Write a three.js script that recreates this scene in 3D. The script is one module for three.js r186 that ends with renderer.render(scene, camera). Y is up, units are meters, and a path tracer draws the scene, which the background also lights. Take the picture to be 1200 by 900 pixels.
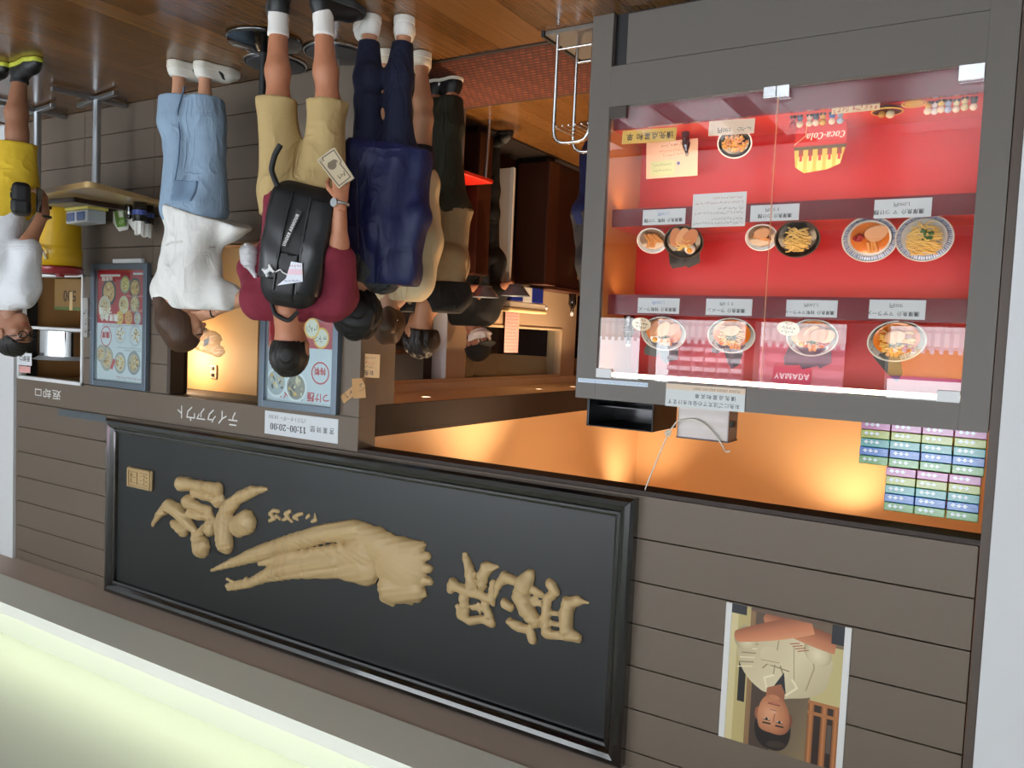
import * as THREE from 'three';
import { RoundedBoxGeometry } from 'three/addons/geometries/RoundedBoxGeometry.js';
import { mergeGeometries } from 'three/addons/utils/BufferGeometryUtils.js';
import { RectAreaLightUniformsLib } from 'three/addons/lights/RectAreaLightUniformsLib.js';

// ---------------------------------------------------------------- camera, sky, exposure
const scene = new THREE.Scene();
const camera = new THREE.PerspectiveCamera(2 * Math.atan(450 / 950) * 180 / Math.PI, 4 / 3, 0.05, 900);
camera.position.set(0, 1.45, 3.3573);
camera.up.set(0.0688, -0.9972, -0.0288);                 // the photograph was taken with the camera upside down
camera.lookAt(0 + 0.5226, 1.45 + 0.0606, 3.3573 - 0.8504);
const renderer = new THREE.WebGLRenderer({ antialias: true });
renderer.toneMapping = THREE.LinearToneMapping;
renderer.toneMappingExposure = 1.6;
renderer.shadowMap.enabled = true;
RectAreaLightUniformsLib.init();
scene.background = new THREE.Color(0.86, 0.93, 1.0);      // bright overcast sky
scene.backgroundIntensity = 6.0;

function area(color, intensity, w, h, pos, look) {
  const l = new THREE.RectAreaLight(color, intensity, w, h);
  l.position.set(...pos); l.lookAt(...look); scene.add(l); return l;
}
function spot(color, intensity, pos, to, angle, pen = 0.6) {
  const l = new THREE.SpotLight(color, intensity, 0, angle, pen, 2);
  l.position.set(...pos); l.target.position.set(...to); l.castShadow = true; l.shadow.radius = 2; scene.add(l); scene.add(l.target); return l;
}
function bulb(color, intensity, pos) {
  const l = new THREE.PointLight(color, intensity, 0, 2); l.position.set(...pos); l.castShadow = true; l.shadow.radius = 3; scene.add(l); return l;
}
const WARM = 0xffdcb0, WARM2 = 0xffdcb4, COOL = 0xf2ffe0;
// cove tubes behind the white ledge, shining up into the ceiling tray
area(COOL, 2.0, 7.6, 0.10, [3.2, 3.47, 0.44], [3.2, 4.2, 0.75]);
// warm interior
spot(WARM, 2.5, [0.95, 2.94, -3.5], [1.25, 2.1, -4.0], 0.9, 1);
spot(WARM, 1.8, [2.6, 2.94, -3.4], [3.0, 2.2, -3.7], 0.95, 1);
spot(WARM, 17, [2.5, 2.94, -1.2], [2.7, 0, -1.0], 0.8, 1);
spot(WARM, 6, [2.3, 2.94, -2.9], [2.4, 0, -2.9], 0.8, 1);
bulb(WARM, 2.4, [1.5, 2.76, -1.9]);

// ---------------------------------------------------------------- helpers
let seed = 7;
const rnd = () => { seed = (seed + 0x6d2b79f5) | 0; let t = Math.imul(seed ^ (seed >>> 15), 1 | seed); t = (t + Math.imul(t ^ (t >>> 7), 61 | t)) ^ t; return ((t ^ (t >>> 14)) >>> 0) / 4294967296; };
const rr = (a, b) => a + (b - a) * rnd();
const V = (x, y, z) => new THREE.Vector3(x, y, z);
const used = {};
const numbered = (n) => { const k = used[n] = (used[n] ?? -1) + 1; return k ? n + '_' + String(k).padStart(3, '0') : n; };
function tag(o, label, category, group) { o.userData.label = label; o.userData.category = category; if (group) o.userData.group = group; return o; }
function thing(name, label, category, pos = [0, 0, 0], group) { const o = new THREE.Group(); o.name = numbered(name); o.position.set(...pos); scene.add(o); return tag(o, label, category, group); }
function part(name, geo, mat, parent, label) {
  const m = new THREE.Mesh(Array.isArray(geo) ? merge(geo) : geo, mat); m.name = parent === scene ? numbered(name) : name;
  m.castShadow = m.receiveShadow = true; parent.add(m); if (label) m.userData.label = label; return m;
}
function struct(name, geo, mat) { const m = part(name, geo, mat, scene); m.userData.kind = 'structure'; return m; }
function merge(list) {
  const flat = list.map((g) => { const h = g.index ? g.toNonIndexed() : g; for (const k of Object.keys(h.attributes)) if (!['position', 'normal', 'uv'].includes(k)) h.deleteAttribute(k); return h; });
  return mergeGeometries(flat);
}
// box given by its two corners
const bx = (x0, x1, y0, y1, z0, z1) => { const g = new THREE.BoxGeometry(Math.abs(x1 - x0), Math.abs(y1 - y0), Math.abs(z1 - z0)); g.translate((x0 + x1) / 2, (y0 + y1) / 2, (z0 + z1) / 2); return metric(g); };
const rbx = (x0, x1, y0, y1, z0, z1, r = 0.004) => { const g = new RoundedBoxGeometry(Math.abs(x1 - x0), Math.abs(y1 - y0), Math.abs(z1 - z0), 2, r); g.translate((x0 + x1) / 2, (y0 + y1) / 2, (z0 + z1) / 2); return metric(g); };
function metric(g) {   // uv in metres by the dominant axis of the normal
  const p = g.attributes.position, n = g.attributes.normal, uv = new Float32Array(p.count * 2);
  for (let i = 0; i < p.count; i++) {
    const ax = Math.abs(n.getX(i)), ay = Math.abs(n.getY(i)), az = Math.abs(n.getZ(i));
    if (ay >= ax && ay >= az) { uv[2 * i] = p.getX(i); uv[2 * i + 1] = p.getZ(i); } else if (ax >= az) { uv[2 * i] = p.getZ(i); uv[2 * i + 1] = p.getY(i); } else { uv[2 * i] = p.getX(i); uv[2 * i + 1] = p.getY(i); }
  }
  g.setAttribute('uv', new THREE.BufferAttribute(uv, 2)); return g;
}
const at = (g, x, y, z, rx = 0, ry = 0, rz = 0) => { g.applyMatrix4(new THREE.Matrix4().makeRotationFromEuler(new THREE.Euler(rx, ry, rz))); g.translate(x, y, z); return g; };
const cyl = (r0, r1, h, x, y, z, seg = 28) => { const g = new THREE.CylinderGeometry(r1, r0, h, seg); g.translate(x, y + h / 2, z); return g; };
const tube = (pts, r, seg = 40, closed = false, rs = 8) => new THREE.TubeGeometry(new THREE.CatmullRomCurve3(pts.map((p) => V(...p)), closed, 'catmullrom', 0.3), seg, r, rs, closed);
const lathe = (pts, seg = 40) => new THREE.LatheGeometry(pts.map((p) => new THREE.Vector2(...p)), seg);
function rod(a, b, r, seg = 10) { const A = V(...a), B = V(...b), d = B.clone().sub(A), g = new THREE.CylinderGeometry(r, r, d.length(), seg); g.applyQuaternion(new THREE.Quaternion().setFromUnitVectors(V(0, 1, 0), d.normalize())); g.translate((a[0] + b[0]) / 2, (a[1] + b[1]) / 2, (a[2] + b[2]) / 2); return g; }
const plane = (w, h, x, y, z, ry = 0, rx = 0) => at(new THREE.PlaneGeometry(w, h), x, y, z, rx, ry, 0);

const mat = (color, roughness = 0.6, o = {}) => new THREE.MeshPhysicalMaterial({ color, roughness, ...o });
const canvas = (w, h, draw) => { const c = document.createElement('canvas'); c.width = w; c.height = h; const x = c.getContext('2d'); draw(x, w, h); return c; };
function tex(w, h, draw, repeat) {
  const t = new THREE.CanvasTexture(canvas(w, h, draw)); t.colorSpace = THREE.SRGBColorSpace; t.magFilter = THREE.LinearFilter;
  if (repeat) { t.wrapS = t.wrapT = THREE.RepeatWrapping; t.repeat.set(...repeat); } return t;
}
const print = (w, h, draw, o = {}) => new THREE.MeshPhysicalMaterial({ map: tex(w, h, draw), roughness: 0.55, ...o });

// ---------------------------------------------------------------- stroke lettering (no CJK font is at hand: each character is drawn stroke by stroke on a 10 x 10 grid)
const G = {
  'テ': '2,1 8,1;1,4 9,4;5,4 5,6 3,9', 'イ': '8,1 5,4 1,6;5,4 5,9', 'ク': '4,1 3,3 1,5;3.5,2.5 8.5,2.5 7,6 3,9', 'ア': '1,2 9,2 7,5;5,3.5 5,6 2,9', 'ウ': '5,0 5,2;1,5 1,2 9,2 8,6 4,9', 'ト': '4,1 4,9;4,4 8,6',
  '返': '3,1 9,1;4,1 3.5,5 2.8,6.5;4,3.2 8.5,3.2 7,5.5 5,7;5,4.5 8.8,7;1,1 2,2;0.5,4 2,4 2,7.5;0.3,9 2,7.5 4,8.8 9.5,9', '却': '3,0.5 3,4.5;1,2.5 5,2.5;0.5,4.5 5.5,4.5;3,4.5 1.2,8 5,7.6;4.2,6.5 5.3,8.5;6.5,1.5 6.5,9.5;6.5,1.5 9.3,1.5 9.3,6.5 8,6.5', '口': '1.5,2 1.5,8.5;1.5,2 8.5,2 8.5,8.5;1.5,8 8.5,8',
  '営': '2,0.5 2.6,1.8;5,0.3 5,1.8;8,0.5 7.2,1.8;1,3.5 1,2.3 9,2.3 9,3.5;3,3.4 7,3.4 7,5.2 3,5.2 3,3.4;2,6.3 8,6.3 8,9.5 2,9.5 2,6.3;5,5.2 4.6,6.3', '業': '4,0.5 4,2.5;6,0.5 6,2.5;2,1 2.8,2.2;8,1 7.2,2.2;1,2.7 9,2.7;3.3,3.2 3.8,4.2;6.7,3.2 6.2,4.2;1.5,4.5 8.5,4.5;2,5.7 8,5.7;1,7 9,7;5,4.5 5,9.8;4.7,7.2 1,9.3;5.3,7.2 9,9.3',
  '時': '1,1.5 3.5,1.5 3.5,8 1,8 1,1.5;1,4.7 3.5,4.7;7,0.5 7,4;5,2 9,2;4.5,4 9.7,4;4.7,6 9.6,6;8,4.8 8,9.3 6.8,9;5.5,7 6.5,8', '間': '1,1 1,9.8;1,1 4,1 4,4 1,4;1,2.5 4,2.5;9,9.5 9,1 6,1 6,4 9,4;6,2.5 9,2.5;3.3,5.5 6.7,5.5 6.7,9 3.3,9 3.3,5.5;3.3,7.2 6.7,7.2',
  'ラ': '2,1 8,1;1,3.5 9,3.5 8,6.5 4,9', 'ス': '2,1.5 8,1.5 6,5 1,9;5.5,5.5 9,9', 'オ': '1,3.5 9,3.5;6,1 6,9 4.5,8.5;6,3.5 1,8', 'ー': '1,5 9,5', 'ダ': '4,1 3,3 1,5;3.5,2.5 8,2.5 7,6 3,9;3.5,4.5 6.5,6.5;8.3,0.5 9,1.7;9.3,0 10,1.2', 'メ': '8,1 5,6 1,9;2,3 8.5,8', 'ン': '1.5,2 4,3.5;1.5,9 5,8 9,3.5',
  'つ': '1,3.5 5,2.5 8.5,3.5 8.5,6 6.5,8 3.5,8.8', 'け': '2,1 1.5,5 2.3,9;4,3.5 9,3.5;7,1 7,6 5.5,9', '濃': '0.5,1 1.8,2;0.3,4 1.5,5;0.5,9 2,6.5;3,1 9,1 9,3.5 3,3.5 3,1;5,0.3 5,3.5;7,0.3 7,3.5;3,2.2 9,2.2;3,4.6 9.5,4.6;3.6,4.6 3.2,9.5;4.5,5.8 9,5.8;4,7 9.5,7;5.2,7 5.2,9.5 6.5,9;6.5,7 9.5,9.5;8.7,7.5 7.5,8.3',
  '厚': '1.5,1 9.5,1;1.5,1 1.5,6 0.5,9.5;3.5,2.2 8.5,2.2 8.5,5 3.5,5 3.5,2.2;3.5,3.6 8.5,3.6;3.5,6 8,6 6,7.3;6,7.3 6,9.5 5,9.3;2.8,7.8 9.5,7.8', '魚': '4,0.3 1.5,3;3.5,1.3 7,1.3 6,2.6;2,2.8 8,2.8 8,6.6 2,6.6 2,2.8;5,2.8 5,6.6;2,4.7 8,4.7;1.5,8 1,9.5;3.7,8 4,9.3;6,8 6.5,9.3;8.3,8 9.3,9.5', '介': '5,0.5 0.5,5;5,0.5 9.5,5;3.5,4.5 3.3,7 1.8,9.5;6.8,4.5 6.8,9.5',
  '麺': '2.5,0.3 2.5,4.5;1,1.3 4,1.3;0.8,2.7 4.2,2.7;0.5,4.3 4.5,4.3;1.8,4.3 0.5,8;3,5.5 1.5,7.5;0.5,9.3 9.8,9.3;5.5,1 9.8,1;5.5,3 9.5,3 9.5,7.8 5.5,7.8 5.5,3;6.8,3 6.8,7.8;8.2,3 8.2,7.8;7.5,1 7,3', '円': '1.5,1 1.5,9.5;1.5,1 8.5,1 8.5,9.5 7.5,9.2;5,1 5,5;1.5,5 8.5,5', '特': '2.5,0.5 2.5,9.5;1.5,1.5 1,3.5;1,3 4,3;0.5,6.5 4.5,5;7,0.5 7,4.5;5,2 9.5,2;4.5,4.5 9.8,4.5;5,6.3 9.8,6.3;8.3,4.5 8.3,9.5 7,9;6,7 6.7,8.2', '製': '1,1.3 5,1.3;0.8,2.6 5.5,2.6;3,0.3 3,5;1.5,5 1.5,3.5 4.8,3.5 4.8,4.8;6.5,1 6.5,3.5;8.5,0.5 8.5,5;1,6 9,6;5,6 2.5,8.3;4,7 4,9.5;5.5,6.5 9.5,9.5', 'マ': '1,2 9,2 5,6.5;3.5,4.5 6.5,8', 'サ': '1,3.5 9,3.5;3.3,1 3.3,6;7,1 7,5 4,9',
  'お': '1,3 6,3;3.5,1 3.5,8.5 1.5,7 5,5.5 8,6 8,8 6,9;7.5,2 9,3.3', '先': '3,0.5 1.5,3.5;2,2.5 8,2.5;5,0.5 5,5;0.8,5 9.2,5;4,5 3.5,7.5 1,9.5;6,5 6,9 9,9 9.3,7.5', 'に': '2,1 1.5,5 2,9;4.5,3 8.5,3;4.5,7.5 5.5,8.5 9,8.3', 'ご': '2,2 8,2 7,3.5;2,6 2.5,8.5 8.5,8.5;8.5,0.5 9,1.5;9.5,0 10,1', '注': '1,1 2,2;.5,4 1.5,5;.5,9 2,6.5;6,.3 6.8,1.3;3.5,2.5 9.5,2.5;4,5.5 9,5.5;3,9 9.8,9;6.5,2.5 6.5,9', '文': '5,.3 5,2;1,2.3 9,2.3;7.5,2.3 5,6.5 1,9.5;2.5,2.8 5,6.5 9.3,9.5',
  'て': '1,2 9,2 5,4 4,6.5 7,9', 'の': '5,2 3.5,8 1.5,6 2.5,3 6,1.8 9,4.5 8,8 5.5,9', '会': '5,.3 .5,4.5;5,.3 9.5,4.5;3,4.5 7,4.5;1.5,6.3 8.5,6.3;4,6.3 2.5,9 7.5,8.7;6.5,7.5 8.3,9.7', '水': '5,.3 5,9.5 4,9;1,3 4,3 1,8;9,2 6,4.5;5.5,4 9.5,9', 'ひ': '1,2 4,2 2,6 4,9 7,8 7.5,3 9,6', 'け2': '', 'す': '1,2.5 9,2.5;6,.5 6,6 4,6 4.5,4.5 6,5 6,8 4,9.5', 'ま': '2,2 8,2;2,4.5 8,4.5;5,.5 5,8.5 2.5,8.5 3,6.8 8.5,9', 'を': '2,2 8,2;5,.5 2,5.5 5,4.5 5,7;9,4 4,6.5 4.5,9 9,9',
  '请': '1,.5 2,1.5;.5,3.5 2,3.5 2,9 3,8;4,1.5 9.5,1.5;4.5,3 9,3;3.7,4.5 9.8,4.5;6.8,.3 6.8,4.5;5,5.5 5,9.5;5,5.5 8.7,5.5 8.7,9.3;5,6.8 8.7,6.8;5,8 8.7,8', '点': '5,.5 5,4;5,2 8.5,2;2,4 8,4 8,6.8 2,6.8 2,4;1.5,8 1,9.5;4,8 4.3,9.3;6.2,8 6.7,9.3;8.5,8 9.3,9.5', '菜': '1,1.5 9,1.5;3.5,.5 3.5,2.5;6.5,.5 6.5,2.5;8,3 2,4;2,4.5 2.7,5.5;5,4.3 5.2,5.3;8,4.3 7,5.5;.8,6.5 9.2,6.5;5,5.5 5,9.8;4.7,6.7 1,9.3;5.3,6.7 9,9.3', '和': '4,.5 1.5,1.5;.5,3.5 5.5,3.5;3,1.2 3,9.5;2.8,4 .5,7;3.2,4 5.2,6.5;6.5,2.5 9.5,2.5 9.5,8 6.5,8 6.5,2.5', '买': '1.5,1.5 8.5,1.5 7.5,3;3,3 4,4;2,4.5 3.2,5.3;.8,6.3 9.3,6.3;5.5,2.5 5.3,6 1,9.5;6,7 9,9.3', '单': '3,.3 4,1.5;7,.3 6,1.5;2,2 8,2 8,5.8 2,5.8 2,2;2,3.9 8,3.9;.8,7.5 9.2,7.5;5,2 5,9.8', '三': '1.5,1.5 8.5,1.5;2,5 8,5;1,9 9,9', '大': '1,4 9,4;5,.5 4.8,4 1,9.5;5,4 9.5,9.5', '国': '1,1 9,1 9,9 1,9 1,1;2.8,3 7.2,3;3,5 7,5;2.5,7.3 7.5,7.3;5,3 5,7.3',
};
const strokes = (ch) => (G[ch] || '').split(';').filter(Boolean).map((s) => s.split(' ').map((p) => p.split(',').map(Number)));
function ink(x, str, x0, y0, size, color, weight = 0.1, gap = 1.08) {     // draws str; characters that the fonts have are typed
  x.strokeStyle = x.fillStyle = color; x.lineWidth = Math.max(1, size * weight); x.lineCap = 'round'; x.lineJoin = 'round';
  let cx = x0;
  for (const ch of str) {
    if (G[ch]) { for (const s of strokes(ch)) { x.beginPath(); s.forEach(([a, b], i) => (i ? x.lineTo(cx + a * size / 10, y0 + b * size / 10) : x.moveTo(cx + a * size / 10, y0 + b * size / 10))); x.stroke(); } cx += size * gap; }
    else if (ch === ' ') cx += size * 0.45;
    else { x.font = `${size}px serif`; x.fillText(ch, cx, y0 + size * 0.88); cx += x.measureText(ch).width; }
  }
  return cx;
}
function scribble(x, x0, y0, w, size, color, weight = 0.09) {   // small print nobody can read in the photograph
  x.strokeStyle = color; x.lineWidth = Math.max(1, size * weight); x.lineCap = 'round';
  for (let cx = x0; cx < x0 + w - size; cx += size * 1.1) for (let k = 0; k < 4; k++) { x.beginPath(); const v = rnd() > 0.5; const a = cx + rr(0, .8) * size, b = y0 + rr(0, .8) * size; x.moveTo(a, b); x.lineTo(a + (v ? rr(-.15, .15) : rr(.3, .6)) * size, b + (v ? rr(.3, .6) : rr(-.1, .1)) * size); x.stroke(); }
}
// ---------------------------------------------------------------- materials
const noiseTex = (base, amp, w = 256, scale = 1) => tex(w, w, (x) => { const d = x.createImageData(w, w); for (let i = 0; i < w * w; i++) { const n = (rnd() - .5) * amp; for (let c = 0; c < 3; c++) d.data[4 * i + c] = base[c] + n; d.data[4 * i + 3] = 255; } x.putImageData(d, 0, 0); }, [scale, scale]);
function woodTex(base, dark, w = 256, h = 1024, lines = 260) {
  return tex(w, h, (x) => {
    x.fillStyle = base; x.fillRect(0, 0, w, h);
    for (let i = 0; i < lines; i++) { x.globalAlpha = rr(.05, .28); x.strokeStyle = rnd() > .4 ? dark : '#b98d55'; x.lineWidth = rr(.5, 3); const a = rr(0, w), b = a + rr(-14, 14), y0 = rr(-200, h), l = rr(100, 700); x.beginPath(); x.moveTo(a, y0); x.bezierCurveTo(a + rr(-8, 8), y0 + l * .3, b + rr(-8, 8), y0 + l * .6, b, y0 + l); x.stroke(); }
    x.globalAlpha = 1;
  });
}
const siding = mat(0xffffff, 0.55, { map: noiseTex([106, 93, 80], 5, 256, 3) });
const sidingBack = mat(0x1d1713, 0.9);
const caseGrey = mat(0xffffff, 0.5, { map: noiseTex([100, 94, 88], 4, 256, 3) });
const trimBrown = mat(0x4d4037, 0.5), white = mat(0xd8dadb, 0.5), plaster = mat(0xd2d4d6, 0.85), coveWhite = mat(0xf2f3ea, 0.85);
const orangeWall = mat(0xdfb78a, 0.7), darkWood = mat(0x2e130a, 0.42), darkWood2 = mat(0x3d1d10, 0.4), beige = mat(0xb59b7e, 0.6), beigeLight = mat(0xc7ad8a, 0.65), blackMat = mat(0x0b0b0c, 0.45), blackGloss = mat(0x08090a, 0.12, { clearcoat: 1, clearcoatRoughness: 0.05 });
const chrome = mat(0xd9dcdf, 0.12, { metalness: 1 }), steel = mat(0xb3b8bd, 0.3, { metalness: 1 }), alu = mat(0xc4c8cc, 0.4, { metalness: 0.7 }), paper = mat(0xe6e5e0, 0.8), pinkPaper = mat(0xd9a3a0, 0.8);
const glassPane = new THREE.MeshPhysicalMaterial({ color: 0xffffff, roughness: 0, transmission: 1, thickness: 0, ior: 1.5 });
const thinGlass = new THREE.MeshPhysicalMaterial({ color: 0xf4fafa, roughness: 0.02, transmission: 1, thickness: 0, ior: 1.45 });
const lamp = (c, i) => new THREE.MeshStandardMaterial({ color: 0x222222, emissive: c, emissiveIntensity: i, roughness: 0.6 });

// ---------------------------------------------------------------- the setting
// floor of planks, long side into the shop
const floor = struct('floor', bx(-3.2, 9.7, -0.12, -0.012, -6.2, 8.2), mat(0x1c120a, 0.6));
{
  const woods = ['#6f4a24', '#77502a', '#684420', '#7d552d', '#724c26'].map((c, i) => mat(0xffffff, 0.24, { map: woodTex(c, ['#3f2814', '#4a2f18'][i % 2]), clearcoat: 0.22, clearcoatRoughness: 0.14 }));
  const pw = 0.15, pl = 1.45, g = new THREE.BoxGeometry(pw - 0.002, 0.012, pl - 0.003);
  { const p = g.attributes.position, uv = g.attributes.uv; for (let i = 0; i < p.count; i++) uv.setXY(i, p.getX(i) / pw + .5, p.getZ(i) / pl + .5); }
  for (let i = 0; i < 36; i++) for (let j = 0; j < 6; j++) {
    const x = 1.35 + i * pw, z = -5.6 + j * pl + (i % 3) * pl / 3;
    if (z > 1.9 || (x > 3.5 && z < -0.8)) continue;
    const m = part('plank', g, woods[Math.floor(rnd() * 5)], floor); m.position.set(x, -0.006, z); m.rotation.y = rnd() > .5 ? Math.PI : 0;
  }
  // the rest of the hall floor, out of view, in one sheet of the same boards
  const t = woodTex('#6b4a29', '#3f2814', 1024, 1024, 900); t.wrapS = t.wrapT = THREE.RepeatWrapping;
  part('board_sheet', [bx(-3.1, 1.27, -.012, 0, -6, 2.62), bx(6.75, 9.6, -.012, 0, 0, 2.62)], mat(0xffffff, 0.28, { map: t, clearcoat: 0.3, clearcoatRoughness: .2 }), floor).userData.kind = 'stuff';
  part('hall_paving', bx(-3.1, 9.6, -.012, 0, 2.63, 8.0), mat(0xffffff, .3, { map: tex(256, 256, (x) => { x.fillStyle = '#857e74'; x.fillRect(0, 0, 256, 256); x.fillStyle = '#665f56'; x.fillRect(0, 0, 256, 4); x.fillRect(0, 0, 4, 256); }, [1.6, 1.6]) }), floor).userData.kind = 'stuff';
}
// entrance mat with a woven lozenge pattern
{
  const m = tex(512, 512, (x) => { x.fillStyle = '#4d2012'; x.fillRect(0, 0, 512, 512); for (let i = 0; i < 16; i++) for (let j = 0; j < 16; j++) { const a = i * 32 + (j % 2) * 16, b = j * 32; x.fillStyle = ['#642e1b', '#5a2817', '#6e3520'][(i * 7 + j * 3) % 3]; x.fillRect(a + 3, b + 5, 26, 20); x.fillRect(a - 509, b + 5, 26, 20); x.fillStyle = '#2c120b'; x.fillRect(a, b, 32, 6); x.fillRect(a - 512, b, 32, 6); x.fillStyle = '#30150d'; x.fillRect(a - 2, b, 4, 32); } }, [8, 8]);
  m.repeat.set(1.6, 1.6);
  const t = thing('entrance_mat', 'red brown woven mat with a lozenge pattern lying in the shop entrance', 'mat', [2.0, 0, -0.57]);
  part('mat_pile', rbx(-.72, 1.22, 0, .012, -.4, .37, .004), mat(0xffffff, .9, { map: m }), t);
  part('border', [bx(-.74, 1.24, 0, .008, .37, .395), bx(-.74, 1.24, 0, .008, -.425, -.4)], mat(0x2a1a12, .7), t);
}
// facade: backing with openings, boards with open joints
const B0 = 0.187, P = 0.195;
const wallFront = struct('wall_front', [bx(0.056, 6.61, 2.15, 3.40, -.14, -.02), bx(3.08, 6.61, 1.942, 2.15, -.135, -.02), bx(3.08, 3.853, 0, 1.942, -.14, -.02), bx(3.853, 4.72, 0, .95, -.14, -.02), bx(4.72, 5.715, 0, 1.942, -.14, -.02), bx(5.715, 6.575, 0, 1.16, -.14, -.02), bx(6.575, 6.61, 0, 1.942, -.14, -.02)], sidingBack);
function boards(x0, x1, y0, y1) {
  for (let k = -1; k < 20; k++) {
    const a = Math.max(y0, B0 + k * P), b = Math.min(y1, B0 + (k + 1) * P);
    if (b - a < .02) continue;
    part('siding_board', rbx(x0 + .0015, x1 - .0015, a + .0025, b - .0025, -.02, 0, .002), siding, wallFront);
  }
}
boards(.056, 6.61, 2.137, 3.385); boards(3.046, 6.61, 1.942, 2.137);
boards(3.33, 3.853, 0, 1.942); boards(3.853, 4.72, 0, .96); boards(4.72, 4.91, 0, 1.942); boards(4.91, 5.715, 0, 1.942); boards(5.715, 6.575, 0, 1.16); boards(6.575, 6.61, 0, 1.942);
struct('trim_1', [bx(.022, .053, 0, 3.40, -.14, .004)], trimBrown);
struct('trim_2', [bx(.053, 1.70, 2.118, 2.137, -.14, -.003), bx(1.70, 3.046, 2.118, 2.137, -.14, -.003)], mat(0x2c1d14, .6));
struct('door_frame', [rbx(3.046, 3.33, 0, 1.942, -.14, .001, .002), bx(3.052, 3.078, 0, 1.884, -.3, -.141), bx(3.05, 3.079, 1.9425, 2.137, -.144, -.0205)], siding);
struct('trim_3', [rbx(4.70, 4.735, .96, 1.935, -.1, .004, .002), rbx(3.835, 3.86, .96, 1.935, -.1, .004, .002)], mat(0x3a2c22, .5));
struct('wall_left', bx(-3.2, .021, 0, 3.40, -.14, .02), plaster);
struct('wall_right', bx(6.613, 9.7, 0, 3.40, -.14, .02), plaster);
// soffit, white ledge and the lit ceiling tray
struct('trim_4', bx(-3.2, 9.7, 3.385, 3.48, -.14, .28), mat(0xcbb8ab, .6));
struct('trim_5', [bx(-3.2, 9.7, 3.38, 3.41, .28, .565), bx(-3.2, 9.7, 3.38, 3.455, .5652, .585)], coveWhite);
struct('ceiling', [bx(-3.2, 9.7, 3.82, 3.92, .28, 8.3), bx(-3.2, 9.7, 3.482, 3.92, .18, .28)], mat(0xcbccc2, .85));
{ const t = thing('cove_light', 'slim white tube light lying in the ceiling cove above the shop sign', 'light', [3.2, 3.415, .44]); part('tube', rod([-3.8, .025, 0], [3.8, .025, 0], .013, 12), lamp(COOL, 6), t); part('base', bx(-3.8, 3.8, 0, .012, -.02, .02), white, t); }
// hall around the camera: side walls, far posts and open front
struct('wall_side_left', bx(-3.32, -3.2, 0, 3.92, -.14, 8.2), plaster); struct('wall_side_right', bx(9.7, 9.82, 0, 3.92, -.14, 8.2), plaster);
struct('wall_far', [bx(-3.2, 9.7, 3.55, 3.92, 8.0, 8.2), bx(9.4, 9.7, 0, 3.55, 8.0, 8.2), bx(-3.2, -2.9, 0, 3.55, 8, 8.2)], plaster);
struct('wall_parapet', bx(-2.9, 9.4, 0, 1.12, 8, 8.2), mat(0x5a4636, .7));
for (const [x0, x1] of [[4.58, 4.735], [3.04, 3.17], [1.375, 1.865], [-.05, .28]]) struct('post', bx(x0, x1, 1.12, 3.55, 7.9, 8.2), mat(0x57514c, .6));
// interior of the shop
struct('wall_back', [bx(-.5, 5.2, 1.66, 3.1, -4.12, -4.0)], orangeWall); struct('wall_back_lower', bx(-.5, 5.2, 0, 1.66, -4.12, -3.98), darkWood);
struct('wall_inner_left', bx(-.6, -.5, 0, 3.1, -4.1, -.14), orangeWall);
struct('wall_inner_right', [bx(3.06, 3.16, 2.06, 3.1, -4.0, -.14)], orangeWall);
struct('ceiling_inner', bx(-.6, 5.3, 3.0, 3.1, -4.1, -.14), orangeWall);
struct('beam', [bx(3.046, 3.07, 1.885, 2.039, -4, -.145), bx(3.046, 3.16, 2.04, 2.062, -4, -.145)], mat(0x180905, .7));
struct('soffit', bx(3.07, 3.72, 1.885, 1.91, -4, -.145), mat(0xdcc6a6, .7));
{ // kitchen side wall with two openings
  const X = 3.6, w = [bx(X, X + .14, 1.10, 1.82, -.6, -.145), bx(X, X + .14, 1.38, 1.82, -1.80, -1.55), bx(X, X + .14, 1.03, 1.38, -3.63, -1.55), bx(X, X + .14, 1.38, 1.82, -3.63, -3.33), bx(X, X + .14, 1.03, 1.1, -1.55, -.145)];
  struct('lintel', bx(X, X + .14, 1.82, 1.884, -4, -.145), mat(0xe2cfb2, .6)); struct('trim_6', bx(X, X + .14, 1.10, 1.82, -1.549, -1.54), white);
  struct('wall_kitchen', w, beige);
  struct('window_frame', [rbx(X - .012, X + .02, 1.80, 1.825, -3.34, -.6), rbx(X - .012, X + .02, 1.375, 1.395, -3.34, -1.80), rbx(X - .012, X + .02, 1.396, 1.799, -3.345, -3.325)], beigeLight);
  struct('window_1', bx(X + .05, X + .056, 1.40, 1.80, -3.32, -1.81), thinGlass);
  struct('wall_kitchen_lower', [bx(X, X + .1, 0, 1.03, -3.9, -.145)], darkWood); struct('floor_kitchen', bx(3.245, 3.6, 0, .014, -3.9, -.32), mat(0x1c100a, .6));
  struct('wall_kitchen_back', [bx(5.2, 5.3, 0, 3.1, -4.1, -.14), bx(3.72, 5.2, 1.95, 2.0, -4, -.145)], mat(0x2b2622, .7));
  struct('wall_kitchen_divider', bx(X + .1, 5.2, 0, 1.95, -2.05, -1.95), mat(0x2a2521, .7));
}
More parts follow.
